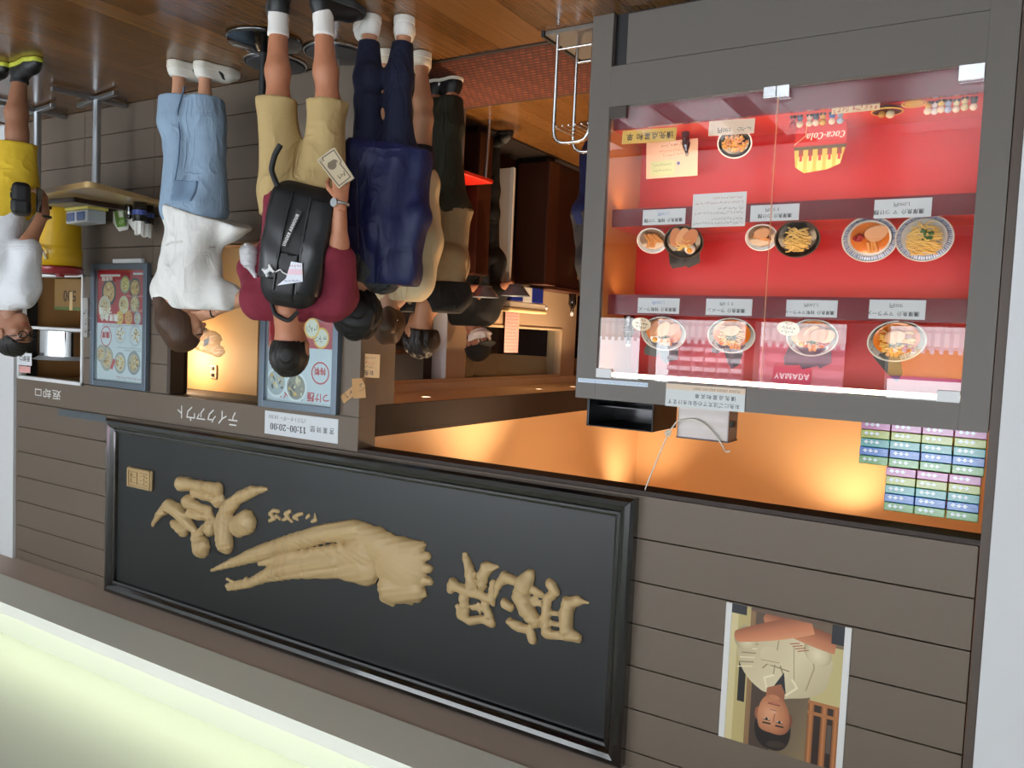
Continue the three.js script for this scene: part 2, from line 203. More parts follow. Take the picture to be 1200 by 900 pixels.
// ---------------------------------------------------------------- display case of plastic food samples
const dc = thing('display_case', 'grey framed wall display case with red interior holding plastic ramen samples', 'display case', [0, 0, 0]);
{
  const red = mat(0xb51a18, .42), redDark = mat(0x6e1420, .22, { clearcoat: .6, clearcoatRoughness: .08 }), redTop = mat(0xc23424, .45), orange = mat(0xb8743a, .55);
  const x0 = .056, x1 = 1.716, gx0 = .152, gx1 = 1.614, gy0 = .413, gy1 = 1.627;
  part('frame', [rbx(x0, gx0, 0, 1.727, -.03, 0, .002), rbx(gx1, x1, 0, 1.727, -.03, 0, .002), bx(gx0, gx1, .235, gy0, -.03, 0), bx(gx0, gx1, gy1, 1.727, -.03, 0)], caseGrey, dc);
  part('kick_panel', rbx(gx0 - .05, gx1 - .07, .015, .232, -.03, -.0015, .002), caseGrey, dc); part('kick_base', [bx(gx0, gx1, 0, .235, -.05, -.03)], blackMat, dc);
  part('side_panel', bx(gx1, gx1 + .03, .3, 1.727, -.42, -.03), orange, dc, 'orange side panel'); part('side_panel', bx(gx0 - .03, gx0, .3, 1.727, -.42, -.03), orange, dc);
  part('outer_side', bx(x1 - .02, x1, 0, 1.727, -.45, -.03), caseGrey, dc); part('outer_side', bx(x0, x0 + .02, 0, 1.727, -.45, -.03), caseGrey, dc);
  part('back_panel', bx(gx0, gx1, .3, 1.727, -.42, -.39), red, dc, 'red back panel');
  part('top_panel', bx(x0, x1, 1.70, 1.727, -.45, -.03), caseGrey, dc);
  part('base_front', bx(gx0, gx1, .30, .503, -.07, -.05), redDark, dc, 'dark red base front');
  part('platform', bx(gx0, gx1, .47, .503, -.39, -.07), redTop, dc, 'bright red platform');
  for (const [a, b] of [[.856, .934], [1.244, 1.335]]) { const s = part('shelf', bx(gx0, gx1, b - .014, b, -.39, -.1), redTop, dc, 'red shelf'); part('shelf_front', bx(gx0, gx1, a, b, -.1, -.088), redDark, s, 'dark red shelf front'); part('light_strip', bx(gx0 + .05, gx1 - .05, b - .03, b - .02, -.13, -.115), lamp(0xffe2c0, 2), s); }
  part('light_strip', bx(gx0, gx1, 1.603, 1.622, -.075, -.05), lamp(0xfff4dc, 3), dc, 'glowing white light strip');
  part('light_rail', bx(gx0, gx1, 1.622, 1.70, -.09, -.03), caseGrey, dc);
  const l = part('glass_door', bx(.868, gx1, gy0, gy1, -.014, -.010), glassPane, dc), r = part('glass_door', bx(gx0, .882, gy0, gy1, -.022, -.018), glassPane, dc);
  part('door_edge', bx(.872, .875, gy0, gy1, -.0135, -.0105), mat(0xd98a5c, .3), l);
  part('hinge', rbx(1.53, 1.615, .414, .465, -.01, .003, .002), mat(0x4a443e, .3, { metalness: .7 }), l); part('lock', rbx(.88, .93, .408, .453, -.01, .004, .002), chrome, l); part('lock', rbx(.828, .878, .408, .453, -.016, .004, .002), chrome, r);
  part('hinge', rbx(.153, .236, .414, .468, -.016, .003, .002), chrome, r); part('hinge', rbx(.153, .228, 1.585, 1.627, -.016, .003, .002), white, r); part('hinge', rbx(1.54, 1.615, 1.585, 1.627, -.01, .003, .002), white, l);
  area(0xfff0d8, 3.4, 1.4, .05, [.883, 1.6, -.085], [.883, 1.3, -.28]);
  area(0xffd9b0, 7, 1.4, .04, [.883, 1.228, -.13], [.883, .9, -.32]); area(0xffd9b0, 11, 1.4, .04, [.883, .845, -.13], [.883, .4, -.28]);
}
// food samples: bowl > soup, toppings
const M = { white: mat(0xe6e2da, .25, { clearcoat: .6 }), grey: mat(0xb9b6b0, .3, { clearcoat: .5 }), black: mat(0x14110f, .3, { clearcoat: .5 }), nori: mat(0x15181c, .5), pork: mat(0xb8764c, .5), porkFat: mat(0xcc9468, .5), noodle: mat(0xd9a94f, .35), noodle2: mat(0xe0b968, .35), soup: mat(0xc0661e, .18, { clearcoat: .8 }), soupDark: mat(0x6a4527, .2, { clearcoat: .8 }), menma: mat(0xc07a35, .4), egg: mat(0xf1e8d6, .3), yolk: mat(0xe89a24, .2, { clearcoat: .6 }), green: mat(0x2f5a2c, .5), red: mat(0x9c1f1c, .4), tempura: mat(0xd9a34c, .6), cream: mat(0xeed9ae, .6) };
const blue = print(512, 64, (x, w, h) => { x.fillStyle = '#aeb4bf'; x.fillRect(0, 0, w, h); x.strokeStyle = '#4c5c86'; x.lineWidth = 2; for (let i = 0; i < 64; i++) { x.beginPath(); x.arc(i * 8 + 4, 16 + (i % 3) * 14, 5, 0, 5); x.stroke(); x.beginPath(); x.moveTo(i * 8, 6); x.lineTo(i * 8 + 6, 58); x.stroke(); } }, { roughness: .25, clearcoat: .6 });
const greyPat = print(512, 64, (x, w, h) => { x.fillStyle = '#a9a6a1'; x.fillRect(0, 0, w, h); x.strokeStyle = '#6e6c6a'; x.lineWidth = 2; for (let i = 0; i < 70; i++) { x.beginPath(); x.arc(rr(0, w), rr(0, h), rr(3, 7), 0, 5); x.stroke(); } }, { roughness: .25, clearcoat: .6 });
const tiltQ = (yaw, tilt) => new THREE.Euler(tilt, yaw, 0, 'YXZ');
function slice(rx, ry, th, m, p, x, y, z, rz = 0, tilt = 0.15) { const s = new THREE.Shape(); for (let k = 0; k <= 24; k++) { const a = k / 24 * Math.PI * 2, w = 1 + .06 * Math.sin(3 * a + rx * 90); s[k ? 'lineTo' : 'moveTo'](Math.cos(a) * rx * w, Math.sin(a) * ry * w); } const g = new THREE.ExtrudeGeometry(s, { depth: th, bevelEnabled: true, bevelThickness: .002, bevelSize: .002, bevelSegments: 2, curveSegments: 8 }); g.rotateX(-Math.PI / 2); g.applyMatrix4(new THREE.Matrix4().makeRotationFromEuler(new THREE.Euler(tilt, rz, tilt * .6))); g.translate(x, y, z); return part('pork_slice', g, m, p); }
function noodles(p, r, y, n, m) { const gs = []; for (let i = 0; i < n; i++) { const a = rr(-.35, .35), z0 = rr(-r, r) * .85, hw = Math.sqrt(Math.max(.0001, r * r - z0 * z0)) * rr(.6, .95), h = y + rr(0, .014) + .012 * (1 - (z0 / r) ** 2); const pts = [0, 1, 2, 3, 4, 5].map((k) => [(-1 + k * .4) * hw, h + .005 * Math.sin(k * 1.7 + i), z0 + Math.sin(k * .9 + i) * .012 + a * (-1 + k * .4) * hw * .5]); gs.push(tube(pts, .0028, 14, false, 5)); } return part('noodles', gs, m, p); }
// local axes of a bowl: y is its axis; -z is the far rim (upper edge once it is tipped towards the viewer)
function bowl(label, cx, cy, cz, r, kind, fill, yaw = -.25, tilt = .85) {
  const t = thing('ramen_bowl', label, 'food sample', [cx, cy, cz]); t.rotation.copy(tiltQ(yaw, tilt));
  const wide = kind.wide, h = wide ? r * .28 : r * .62, b = r * .45;
  const body = part('bowl', lathe([[0, -h], [b, -h], [b, -h + .004], [b * 1.2, -h + .008], [r * .86, -h * .42], [r, 0], [r * .985, .002], [r * .955, 0], [r * .8, -h * .4], [b, -h + .014], [0, -h + .014]], 48), kind.mat, t);
  if (kind.rim) part('rim', at(new THREE.TorusGeometry(r * .985, .0035, 8, 48), 0, .001, 0, Math.PI / 2), kind.rim, body);
  fill(t, r, h); return t;
}
const soup = (t, r, y, m) => part('soup', at(new THREE.CircleGeometry(r, 40), 0, y, 0, -Math.PI / 2), m, t);
const nori = (t, r, list) => { for (const [x, a, w, hh, pt] of list) { const s = new THREE.Shape(); s.moveTo(-w / 2, 0); s.lineTo(w / 2, 0); s.lineTo(w / 2 * (pt ? .45 : 1), hh * .72); s.lineTo(pt ? w * .05 : w * .3, hh); s.lineTo(-w / 2 * (pt ? .55 : .8), hh * .8); const g = new THREE.ExtrudeGeometry(s, { depth: .002, bevelEnabled: false }); part('nori_sheet', at(at(g, 0, 0, 0, 0, 0, a), x, -.012, -r * .66, -1.22, 0, 0), M.nori, t); } };
const onions = (t, y, x = 0, z = .0) => { const gs = []; for (let i = 0; i < 34; i++) gs.push(at(new THREE.TorusGeometry(rr(.002, .0045), .0012, 5, 8), x + rr(-.022, .022), y + rr(0, .008), z + rr(-.012, .014), rr(0, 3), rr(0, 3))); part('green_onion', gs, M.green, t); };
const sticks = (t, n, y, x, z, a = 0) => { for (let i = 0; i < n; i++) part('bamboo_shoot', at(rbx(-.006, .006, -.004, .004, -.026, .026, .003), x + (i - n / 2) * .013, y + rr(0, .006), z, rr(-.1, .1), a + rr(-.25, .25)), M.menma, t); };
const halfEgg = (t, x, y, z) => { const e = part('egg_half', at(new THREE.SphereGeometry(.024, 20, 10, 0, 6.3, 0, 1.6), x, y, z, .25), M.egg, t); part('yolk', at(new THREE.SphereGeometry(.013, 14, 8), x, y + .019, z + .004), M.yolk, e); };
const shred = (t, m, n, R, y, x = 0, z = 0, nm = 'topping') => { const gs = []; for (let i = 0; i < n; i++) { const a = rr(0, 6.28), q = Math.sqrt(rnd()) * R; gs.push(at(new THREE.IcosahedronGeometry(rr(.004, .009), 0), x + Math.cos(a) * q, y + rr(0, .012), z + Math.sin(a) * q * .8, rr(0, 3), rr(0, 3))); } part(nm, gs, m, t); };
const K = { grey: { mat: greyPat, rim: M.grey }, plate: { mat: blue, rim: M.grey, wide: true }, white: { mat: M.white, rim: M.white }, black: { mat: M.black, rim: mat(0x3a2a1e, .4) } };
const swirl = (t, r, y) => noodles(t, r, y, 26, M.noodle);
bowl('grey bowl with three pork slices, top shelf, nearest the orange side', 1.362, 1.415, -.16, .1, K.grey, (t, r) => { soup(t, r * .8, -.012, M.soup); nori(t, r, [[-.02, .1, .09, .1], [.035, -.45, .075, .08]]); slice(.04, .026, .006, M.pork, t, -.035, 0, .03, .5); slice(.042, .026, .006, M.porkFat, t, .0, .004, .032, .9); slice(.04, .024, .006, M.pork, t, .035, .002, .03, 1.2); sticks(t, 4, -.004, .0, -.045); onions(t, .004, 0, -.012); halfEgg(t, .04, -.012, -.035); });
bowl('grey patterned bowl of plain orange ramen with one pork slice and a pointed nori sheet', 1.05, 1.412, -.16, .1, K.grey, (t, r) => { soup(t, r * .8, -.012, M.soup); swirl(t, r * .62, -.012); nori(t, r, [[-.01, .0, .1, .115, 1], [.05, -.5, .04, .05]]); slice(.034, .024, .006, M.porkFat, t, 0, .008, .04, .2); sticks(t, 4, 0, -.01, -.05); onions(t, .012, 0, -.002); });
bowl('grey patterned bowl heaped with pork slices, red topping and wide nori sheets, top shelf', .712, 1.408, -.16, .1, K.grey, (t, r) => { soup(t, r * .8, -.012, M.soup); nori(t, r, [[-.045, .2, .07, .09], [.0, 0, .09, .1], [.05, -.3, .075, .095]]); for (let i = 0; i < 5; i++) slice(.034, .03, .006, i % 2 ? M.pork : M.porkFat, t, -.05 + i * .026, .004 + .003 * (i % 2), .03 - Math.abs(i - 2) * .006, i * .4); shred(t, M.red, 26, .018, 0, -.045, -.02, 'red_paste'); sticks(t, 3, -.002, .0, -.048); halfEgg(t, .04, -.01, -.03); onions(t, .006, 0, -.012); });
bowl('grey bowl of thick noodles with one black nori point, end of the top shelf', .393, 1.41, -.16, .106, K.grey, (t, r) => { soup(t, r * .8, -.012, M.soup); swirl(t, r * .68, -.014); nori(t, r, [[.03, .45, .1, .14, 1]]); slice(.036, .028, .006, M.porkFat, t, .012, .008, .03, .2); sticks(t, 4, 0, .01, -.05); shred(t, M.red, 26, .02, .002, -.045, -.03, 'red_paste'); onions(t, .014, .005, -.005); });
bowl('small white bowl of brown bamboo shoots, middle shelf', 1.442, .992, -.16, .068, K.white, (t, r) => { soup(t, r * .84, -.01, M.soupDark); sticks(t, 5, -.004, 0, .012, .4); sticks(t, 3, -.002, .01, -.014, -.3); });
bowl('black bowl with rosy pork slices, half egg and ragged nori, middle shelf', 1.295, 1.0, -.17, .088, K.black, (t, r) => { soup(t, r * .84, -.01, M.black); nori(t, r, [[-.03, .2, .08, .075], [.02, -.1, .08, .085], [.045, .1, .05, .06]]); for (let i = 0; i < 3; i++) slice(.042, .028, .006, i === 1 ? M.porkFat : M.pork, t, -.03 + i * .03, .006, .03, .9 + i * .3); halfEgg(t, -.028, .002, -.035); noodles(t, .04, .0, 8, M.noodle2); });
bowl('small white bowl of dark soup with pork beside the black noodle bowl', .945, .99, -.16, .066, K.white, (t, r) => { soup(t, r * .84, -.01, M.soupDark); slice(.03, .022, .006, M.porkFat, t, 0, -.002, .022, .2); sticks(t, 3, -.004, .005, -.004, 1.3); });
bowl('black oval bowl of plain yellow noodles, middle shelf', .8, 1.0, -.17, .09, K.black, (t, r) => { soup(t, r * .84, -.014, M.black); noodles(t, r * .68, -.006, 44, M.noodle2); });
bowl('blue and white rimmed plate of brown soup with pork and red paste, middle shelf', .518, 1.008, -.16, .102, K.plate, (t, r) => { part('inner_bowl', at(lathe([[0, -.018], [.07, -.012], [.082, .004], [.078, .006], [.066, -.008], [0, -.013]], 40), 0, 0, .006), M.grey, t); soup(t, .074, -.001, M.soup); slice(.042, .03, .006, M.porkFat, t, -.022, .004, .03, .3); sticks(t, 3, .004, -.005, -.03, .3); shred(t, M.red, 30, .018, .003, .04, .01, 'red_paste'); }, -.15, .95);
bowl('blue and white rimmed plate heaped with yellow noodles, middle shelf by the grey frame', .322, 1.008, -.16, .102, K.plate, (t, r) => { part('inner_bowl', at(lathe([[0, -.018], [.07, -.012], [.082, .004], [.078, .006], [.066, -.008], [0, -.013]], 40), 0, 0, .006), M.grey, t); noodles(t, .07, .0, 60, M.noodle2); shred(t, M.green, 16, .03, .02, 0, .03, 'greens'); }, -.1, .95);
bowl('small white and black bowl of shredded topping on the bottom platform', 1.098, .572, -.2, .072, { mat: M.black, rim: M.white }, (t, r) => { soup(t, r * .84, -.012, M.black); shred(t, M.tempura, 90, r * .72, -.006); shred(t, M.porkFat, 40, r * .6, 0); });
// price cards on the shelf fronts
function card(label, x0, x1, y0, y1, z, lines, o = {}) {
  const t = thing('price_card', label, o.cat || 'price card', [(x0 + x1) / 2, (y0 + y1) / 2, z]), w = x1 - x0, h = y1 - y0;
  const m = print(512, Math.round(512 * h / w), (c, W, H) => { c.fillStyle = o.bg || '#cfd3d2'; c.fillRect(0, 0, W, H); lines.forEach(([s, fx, fy, sz, col]) => (s === '~' ? scribble(c, fx * W, fy * H, sz[0] * W, sz[1] * H, col || '#555') : ink(c, s, fx * W, fy * H, sz * H, col || '#333', .1))); });
  const g = new THREE.BoxGeometry(w, h, .002); part('card', g, m, t); if (o.rz) t.rotation.z = o.rz; if (o.ry) t.rotation.y = o.ry; return t;
}
const RA = 'ラーメン';
card('grey price card 1,100円 on the upper shelf, nearest the orange side', 1.267, 1.464, 1.258, 1.326, -.086, [['濃厚魚介 特製' + RA, .06, .14, .26], ['1,100円', .34, .58, .26, '#5b7fb5']]);
card('grey price card 930円 on the upper shelf below the plain ramen bowl', .947, 1.146, 1.257, 1.327, -.086, [['濃厚魚介 ' + RA, .14, .16, .26], ['9 3 0円', .4, .58, .24]]);
card('grey price card 1,240円 on the upper shelf below the wide nori bowl', .608, .807, 1.257, 1.326, -.086, [['濃厚魚介 特製マサ' + RA, .05, .16, .23], ['1,240円', .36, .58, .24]]);
card('grey price card 960円 on the upper shelf nearest the grey frame side', .293, .491, 1.252, 1.326, -.086, [['濃厚魚介 マサ' + RA, .1, .16, .25], ['960円', .4, .58, .24]]);
card('grey price card 1,130円 on the middle shelf below the small bamboo shoot bowl', 1.262, 1.462, .864, .932, -.086, [['濃厚魚介 特製 つけ麺', .06, .16, .25], ['1,130円', .36, .58, .24, '#5b7fb5']]);
card('grey price card 950円 on the middle shelf below the black noodle bowl', .78, .978, .866, .933, -.086, [['濃厚魚介 つけ麺', .14, .18, .26], ['9 5 0円', .4, .58, .24]]);
card('grey price card 1,090円 on the middle shelf below the two blue plates', .298, .498, .866, .938, -.086, [['濃厚魚介 マ つけ麺', .12, .18, .26], ['1,090円', .36, .58, .24]]);
card('tall white notice of small print hanging over the middle shelf front', .998, 1.231, .806, .95, -.085, [['~', .05, .08, [.9, .07]], ['~', .05, .2, [.6, .07]], ['~', .05, .38, [.9, .07]], ['~', .05, .5, [.5, .07]], ['~', .05, .68, [.9, .07], '#8a5a48'], ['~', .05, .82, [.6, .07], '#8a5a48']], { cat: 'notice', bg: '#d8d8d3' });
card('yellow strip with black brush writing leaning at the corner of the platform', 1.31, 1.566, .515, .575, -.048, [['请先点菜和天单', .05, .22, .54, '#2a2418']], { cat: 'notice', bg: '#dcb04e', rz: -.03 });
card('cream price card standing before the small white and black bowl', .975, 1.17, .508, .57, -.06, [['~', .06, .2, [.4, .3], '#555'], ['190円', .5, .15, .36, '#333']], { bg: '#e8cdb0', rz: -.03 });
{ const t = thing('notice_sheet', 'cream laminated sheet with a green corner box propped on the platform by the orange side', 'notice', [1.408, .605, -.26]); t.rotation.x = -.12; part('sheet', new THREE.BoxGeometry(.25, .165, .003), print(384, 256, (c, W, H) => { c.fillStyle = '#ecc9a4'; c.fillRect(0, 0, W, H); c.fillStyle = '#c9d49c'; c.fillRect(170, 20, 180, 100); scribble(c, 60, 150, 200, 18, '#9a5a44'); scribble(c, 60, 180, 240, 14, '#9a5a44'); scribble(c, 120, 215, 160, 20, '#7a5a44'); scribble(c, 190, 45, 150, 16, '#5c7a5c'); scribble(c, 190, 85, 150, 16, '#5c7a5c'); c.fillStyle = '#5a6ca8'; c.beginPath(); c.arc(140, 95, 12, 0, 7); c.fill(); }), t); }
function cola(label, x, y, z, h, rz = 0) {
  const t = thing('soda_bottle', label, 'bottle', [x, y, z]), s = h / .15; t.rotation.z = rz;
  part('glass_body', lathe([[0, 0], [.024, 0], [.026, .006], [.021, .035], [.026, .07], [.022, .09], [.012, .118], [.009, .135], [0, .135]].map(([a, b]) => [a * s, b * s]), 24), mat(0x2a0d08, .08, { clearcoat: 1 }), t);
  part('cap', cyl(.011 * s, .011 * s, .012 * s, 0, .134 * s, 0, 16), mat(0xb8b0a0, .4), t);
  part('label', at(new THREE.CylinderGeometry(.0262 * s, .0235 * s, .024 * s, 24, 1, true), 0, .062 * s, 0), print(256, 64, (c) => { c.fillStyle = '#2a0d08'; c.fillRect(0, 0, 256, 64); c.font = 'italic bold 34px serif'; c.fillStyle = '#efe6d8'; c.fillText('Coca-Cola', 40, 44); }), t);
}
cola('dark soda bottle standing at the orange end of the upper shelf', 1.535, 1.336, -.16, .15);
cola('tiny red soda bottle leaning before the cream laminated sheet', 1.326, .504, -.2, .11, .12);
{ // cut-out sign of a bottle carrier
  const t = thing('drink_sign', 'cut-out red and gold sign of a soda bottle carrier standing on the platform', 'sign', [.747, .505, -.25]);
  const s = new THREE.Shape(); [[-.095, .0], [.07, .0], [.1, .03], [.105, .09], [.095, .18], [.06, .205], [.02, .2], [-.03, .195], [-.08, .175], [-.1, .1], [-.1, .04]].forEach(([a, b], i) => s[i ? 'lineTo' : 'moveTo'](a, b)); s.closePath();
  const g = new THREE.ExtrudeGeometry(s, { depth: .008, bevelEnabled: true, bevelSize: .002, bevelThickness: .002, bevelSegments: 2 }), p = g.attributes.position, uv = g.attributes.uv; for (let i = 0; i < p.count; i++) uv.setXY(i, (p.getX(i) + .107) / .214, (p.getY(i) + .002) / .21);
  part('sign_panel', g, print(512, 512, (c) => { c.fillStyle = '#d8b64a'; c.fillRect(0, 0, 512, 512); for (let i = 0; i < 5; i++) { c.fillStyle = '#e9d67a'; c.beginPath(); c.ellipse(70 + i * 92, 90, 30, 100, 0, 0, 7); c.fill(); c.fillStyle = '#8a3a1a'; c.fillRect(48 + i * 92, 170, 44, 90); c.fillStyle = '#c8311f'; c.fillRect(56 + i * 92, 120, 26, 60); } c.fillStyle = '#5a4a20'; c.fillRect(0, 235, 512, 40); c.fillStyle = '#c8281e'; c.fillRect(0, 270, 512, 242); c.strokeStyle = '#f0d9a0'; c.lineWidth = 6; c.beginPath(); c.moveTo(400, 512); c.lineTo(400, 380); c.lineTo(512, 290); c.stroke(); c.font = 'italic bold 92px serif'; c.fillStyle = '#f4e6d0'; c.fillText('Coca-Cola', 18, 400, 375); }), t);
}
// row of little toy figures and flat stickers on the platform
[['red', 0x9c1720, .835], ['slate blue', 0x566b8a, .808], ['cream', 0xdac7a8, .77], ['black', 0x2a2a30, .745], ['mustard yellow', 0xc89a2c, .718], ['royal blue', 0x2f5aa0, .683], ['pale blue', 0x9fb3c4, .652],
  ['bright yellow', 0xe0b23c, .338], ['white', 0xdcd8d0, .315], ['gold', 0xd8b85a, .292], ['light blue', 0xaab6cc, .27], ['ivory', 0xd9cf9c, .243], ['sand', 0xcfc08c, .215], ['dark green', 0x2e3a38, .186]].forEach(([c, hex, x], i) => {
  const t = thing('toy_figure', `tiny ${c} toy figure in the row ${i < 7 ? 'before the cut-out bottle sign' : 'at the grey frame end of the platform'}`, 'toy', [x, .504, i < 7 ? -.12 : -.1 - .008 * (i % 3)]), m = mat(hex, .4);
  part('body', at(new THREE.SphereGeometry(.012, 14, 10), 0, .012, 0), m, t); part('head', at(new THREE.SphereGeometry(.0135, 16, 12), 0, .034, 0), mat(i % 2 ? 0xe6d2b4 : hex, .4), t); part('feet', [at(new THREE.SphereGeometry(.006, 8, 6), -.007, .004, .006), at(new THREE.SphereGeometry(.006, 8, 6), .007, .004, .006)], blackMat, t);
});
{ const t = thing('sticker', 'long cream sticker with red lettering on the platform edge', 'sticker', [.588, .513, -.068]); part('sticker_face', new THREE.BoxGeometry(.176, .024, .003), print(512, 64, (c) => { c.fillStyle = '#e4c99a'; c.fillRect(0, 0, 512, 64); scribble(c, 20, 10, 480, 44, '#b4402c', .14); }), t); }
{ const t = thing('sticker', 'orange oval sticker on the platform edge', 'sticker', [.381, .516, -.068]); const g = new THREE.SphereGeometry(1, 24, 12); g.scale(.045, .015, .004); part('sticker_face', g, mat(0xe09a2c, .5), t); const b = new THREE.TorusGeometry(1, .06, 6, 32); b.scale(.036, .011, .01); part('ring', at(b, 0, 0, .003), mat(0xb5561c, .5), t); }
{ const t = thing('toy_dish', 'tiny gold rimmed dish with two small toys on the platform', 'toy', [.482, .504, -.13]); part('dish', lathe([[0, 0], [.045, .004], [.058, .014], [.054, .016], [.042, .008], [0, .005]], 30), mat(0x2a1a18, .3), t); part('rim', at(new THREE.TorusGeometry(.056, .003, 6, 30), 0, .015, 0, Math.PI / 2), mat(0xd8b048, .4), t); part('toy', at(new THREE.SphereGeometry(.016, 14, 10), -.012, .026, 0), mat(0xcfc09a, .5), t); part('toy', at(new THREE.SphereGeometry(.014, 14, 10), .018, .024, 0), mat(0xb07a30, .5), t); }
[['tilted cream oval tag on the three pork slice bowl', 1.435, 1.452], ['cream oval tag on the heaped pork and wide nori bowl', .79, 1.45]].forEach(([l, x, y]) => { const t = thing('oval_tag', l, 'tag', [x, y - .075, -.07]); const g = new THREE.CylinderGeometry(1, 1, .002, 36); g.rotateX(Math.PI / 2); g.scale(.046, .03, 1); const p = g.attributes.position, uv = g.attributes.uv; for (let i = 0; i < p.count; i++) uv.setXY(i, p.getX(i) / .092 + .5, p.getY(i) / .06 + .5); part('tag_face', g, print(128, 96, (c) => { c.fillStyle = '#ecd3ae'; c.fillRect(0, 0, 128, 96); scribble(c, 30, 18, 80, 16, '#3a2a1e', .14); scribble(c, 24, 42, 90, 18, '#3a2a1e', .14); scribble(c, 40, 68, 60, 14, '#8a4a2e', .14); }), t); t.rotation.z = -.12; });
// things fixed to the front and standing on top of the case
{ const t = thing('paper_sign', 'white sheet of handwritten ordering instructions taped to the case top', 'notice', [1.10, 1.68, .006]); part('sheet', new THREE.BoxGeometry(.345, .098, .001), print(1024, 290, (c, W, H) => { c.fillStyle = '#ccd0cf'; c.fillRect(0, 0, W, H); c.fillStyle = '#d9c3ab'; c.fillRect(0, 220, W, 70); ink(c, 'お先にご注文ての会お水けます', 60, 30, 62, '#333f4a', .09); ink(c, '请先点菜和买单', 110, 125, 62, '#333f4a', .09, 1.25); c.font = 'italic 44px sans-serif'; c.fillStyle = '#5a564e'; c.fillText('PLEASE ORDER AND PAY FIRST', 60, 262); }), t); }
{ const t = thing('paper_strip', 'pale blue strip of tiny print stuck along the case top edge', 'notice', [1.53, 1.645, .005]); part('strip', new THREE.BoxGeometry(.345, .019, .001), print(1024, 56, (c, W, H) => { c.fillStyle = '#c9d6e4'; c.fillRect(0, 0, W, H); scribble(c, 10, 12, 1000, 30, '#7d8fa8', .1); }), t); }
{ const t = thing('black_box', 'black open fronted box on the case beside the clear collection box', 'box', [1.512, 1.727, -.05]); const b = [rbx(-.165, .165, 0, .006, -.3, 0, .002), rbx(-.165, .165, .126, .132, -.3, 0, .002), rbx(.159, .165, 0, .132, -.3, 0, .002), rbx(-.165, -.159, 0, .132, -.3, 0, .002), bx(-.165, .165, 0, .132, -.3, -.29)]; part('shell', b, blackMat, t); part('inner_lining', [bx(-.158, .158, .007, .125, -.288, -.284)], mat(0x101216, .2), t); part('side_cheek', at(bx(0, .003, .008, .124, -.2, 0), .155, 0, -.002, 0, -.45), mat(0x30363e, .3), t, 'blue grey slanting cheek'); part('pilot_light', at(new THREE.SphereGeometry(.006, 10, 8), -.075, .035, -.28), mat(0xc8a85a, .3, { metalness: .6 }), t); part('ledge', bx(-.158, .158, .04, .045, -.28, -.1), mat(0x17191c, .3), t); }
{ const t = thing('collection_box', 'clear grey acrylic box with a black clasp on top of the case', 'box', [1.11, 1.729, -.1]); const acr = new THREE.MeshPhysicalMaterial({ color: 0xb5b2a8, roughness: .18, transmission: .45, thickness: 0 }); const fr = print(256, 160, (c, W, H) => { c.fillStyle = '#b3b0a6'; c.fillRect(0, 0, W, H); c.strokeStyle = '#7f7f80'; c.lineWidth = 8; for (let k = 0; k < 8; k++) { c.beginPath(); const a = 10 + k * 32; c.moveTo(a, 20); c.lineTo(a + 10, 70); c.lineTo(a + 18, 30); c.lineTo(a + 28, 66); c.stroke(); } c.strokeStyle = '#d5d2c8'; c.lineWidth = 5; for (let k = 0; k < 8; k++) { c.beginPath(); const a = 4 + k * 32; c.moveTo(a, 60); c.lineTo(a + 12, 90); c.lineTo(a + 24, 50); c.stroke(); } }, { roughness: .2, clearcoat: .6 });
  part('front', bx(-.085, .14, 0, .14, -.004, 0), fr, t); part('side', bx(-.09, -.085, 0, .14, -.13, 0), acr, t); part('side', bx(.135, .14, 0, .14, -.13, 0), acr, t); part('back', bx(-.085, .14, 0, .14, -.13, -.126), acr, t); part('lid', rbx(-.093, .143, .14, .147, -.135, .003, .002), mat(0x3a3a3c, .3), t); part('clasp', rbx(-.1, -.088, .055, .08, -.075, -.035, .002), blackMat, t, 'black clasp'); }
{ const t = thing('cord', 'thin white knotted cord looping down from the opening onto the clear collection box', 'cord'); part('string', [tube([[1.355, 2.115, -.02], [1.33, 2.03, -.03], [1.30, 1.93, -.05], [1.275, 1.855, -.06]], .0035, 30), tube([[1.275, 1.855, -.06], [1.24, 1.80, -.07], [1.17, 1.785, -.08], [1.11, 1.81, -.085], [1.05, 1.87, -.085], [1.02, 1.91, -.075], [1.0, 1.905, -.07]], .0035, 40)], mat(0xd8d2c4, .7), t); part('knot', [at(new THREE.TorusKnotGeometry(.009, .0035, 48, 6), 1.277, 1.855, -.06)], mat(0xd8d2c4, .7), t); }
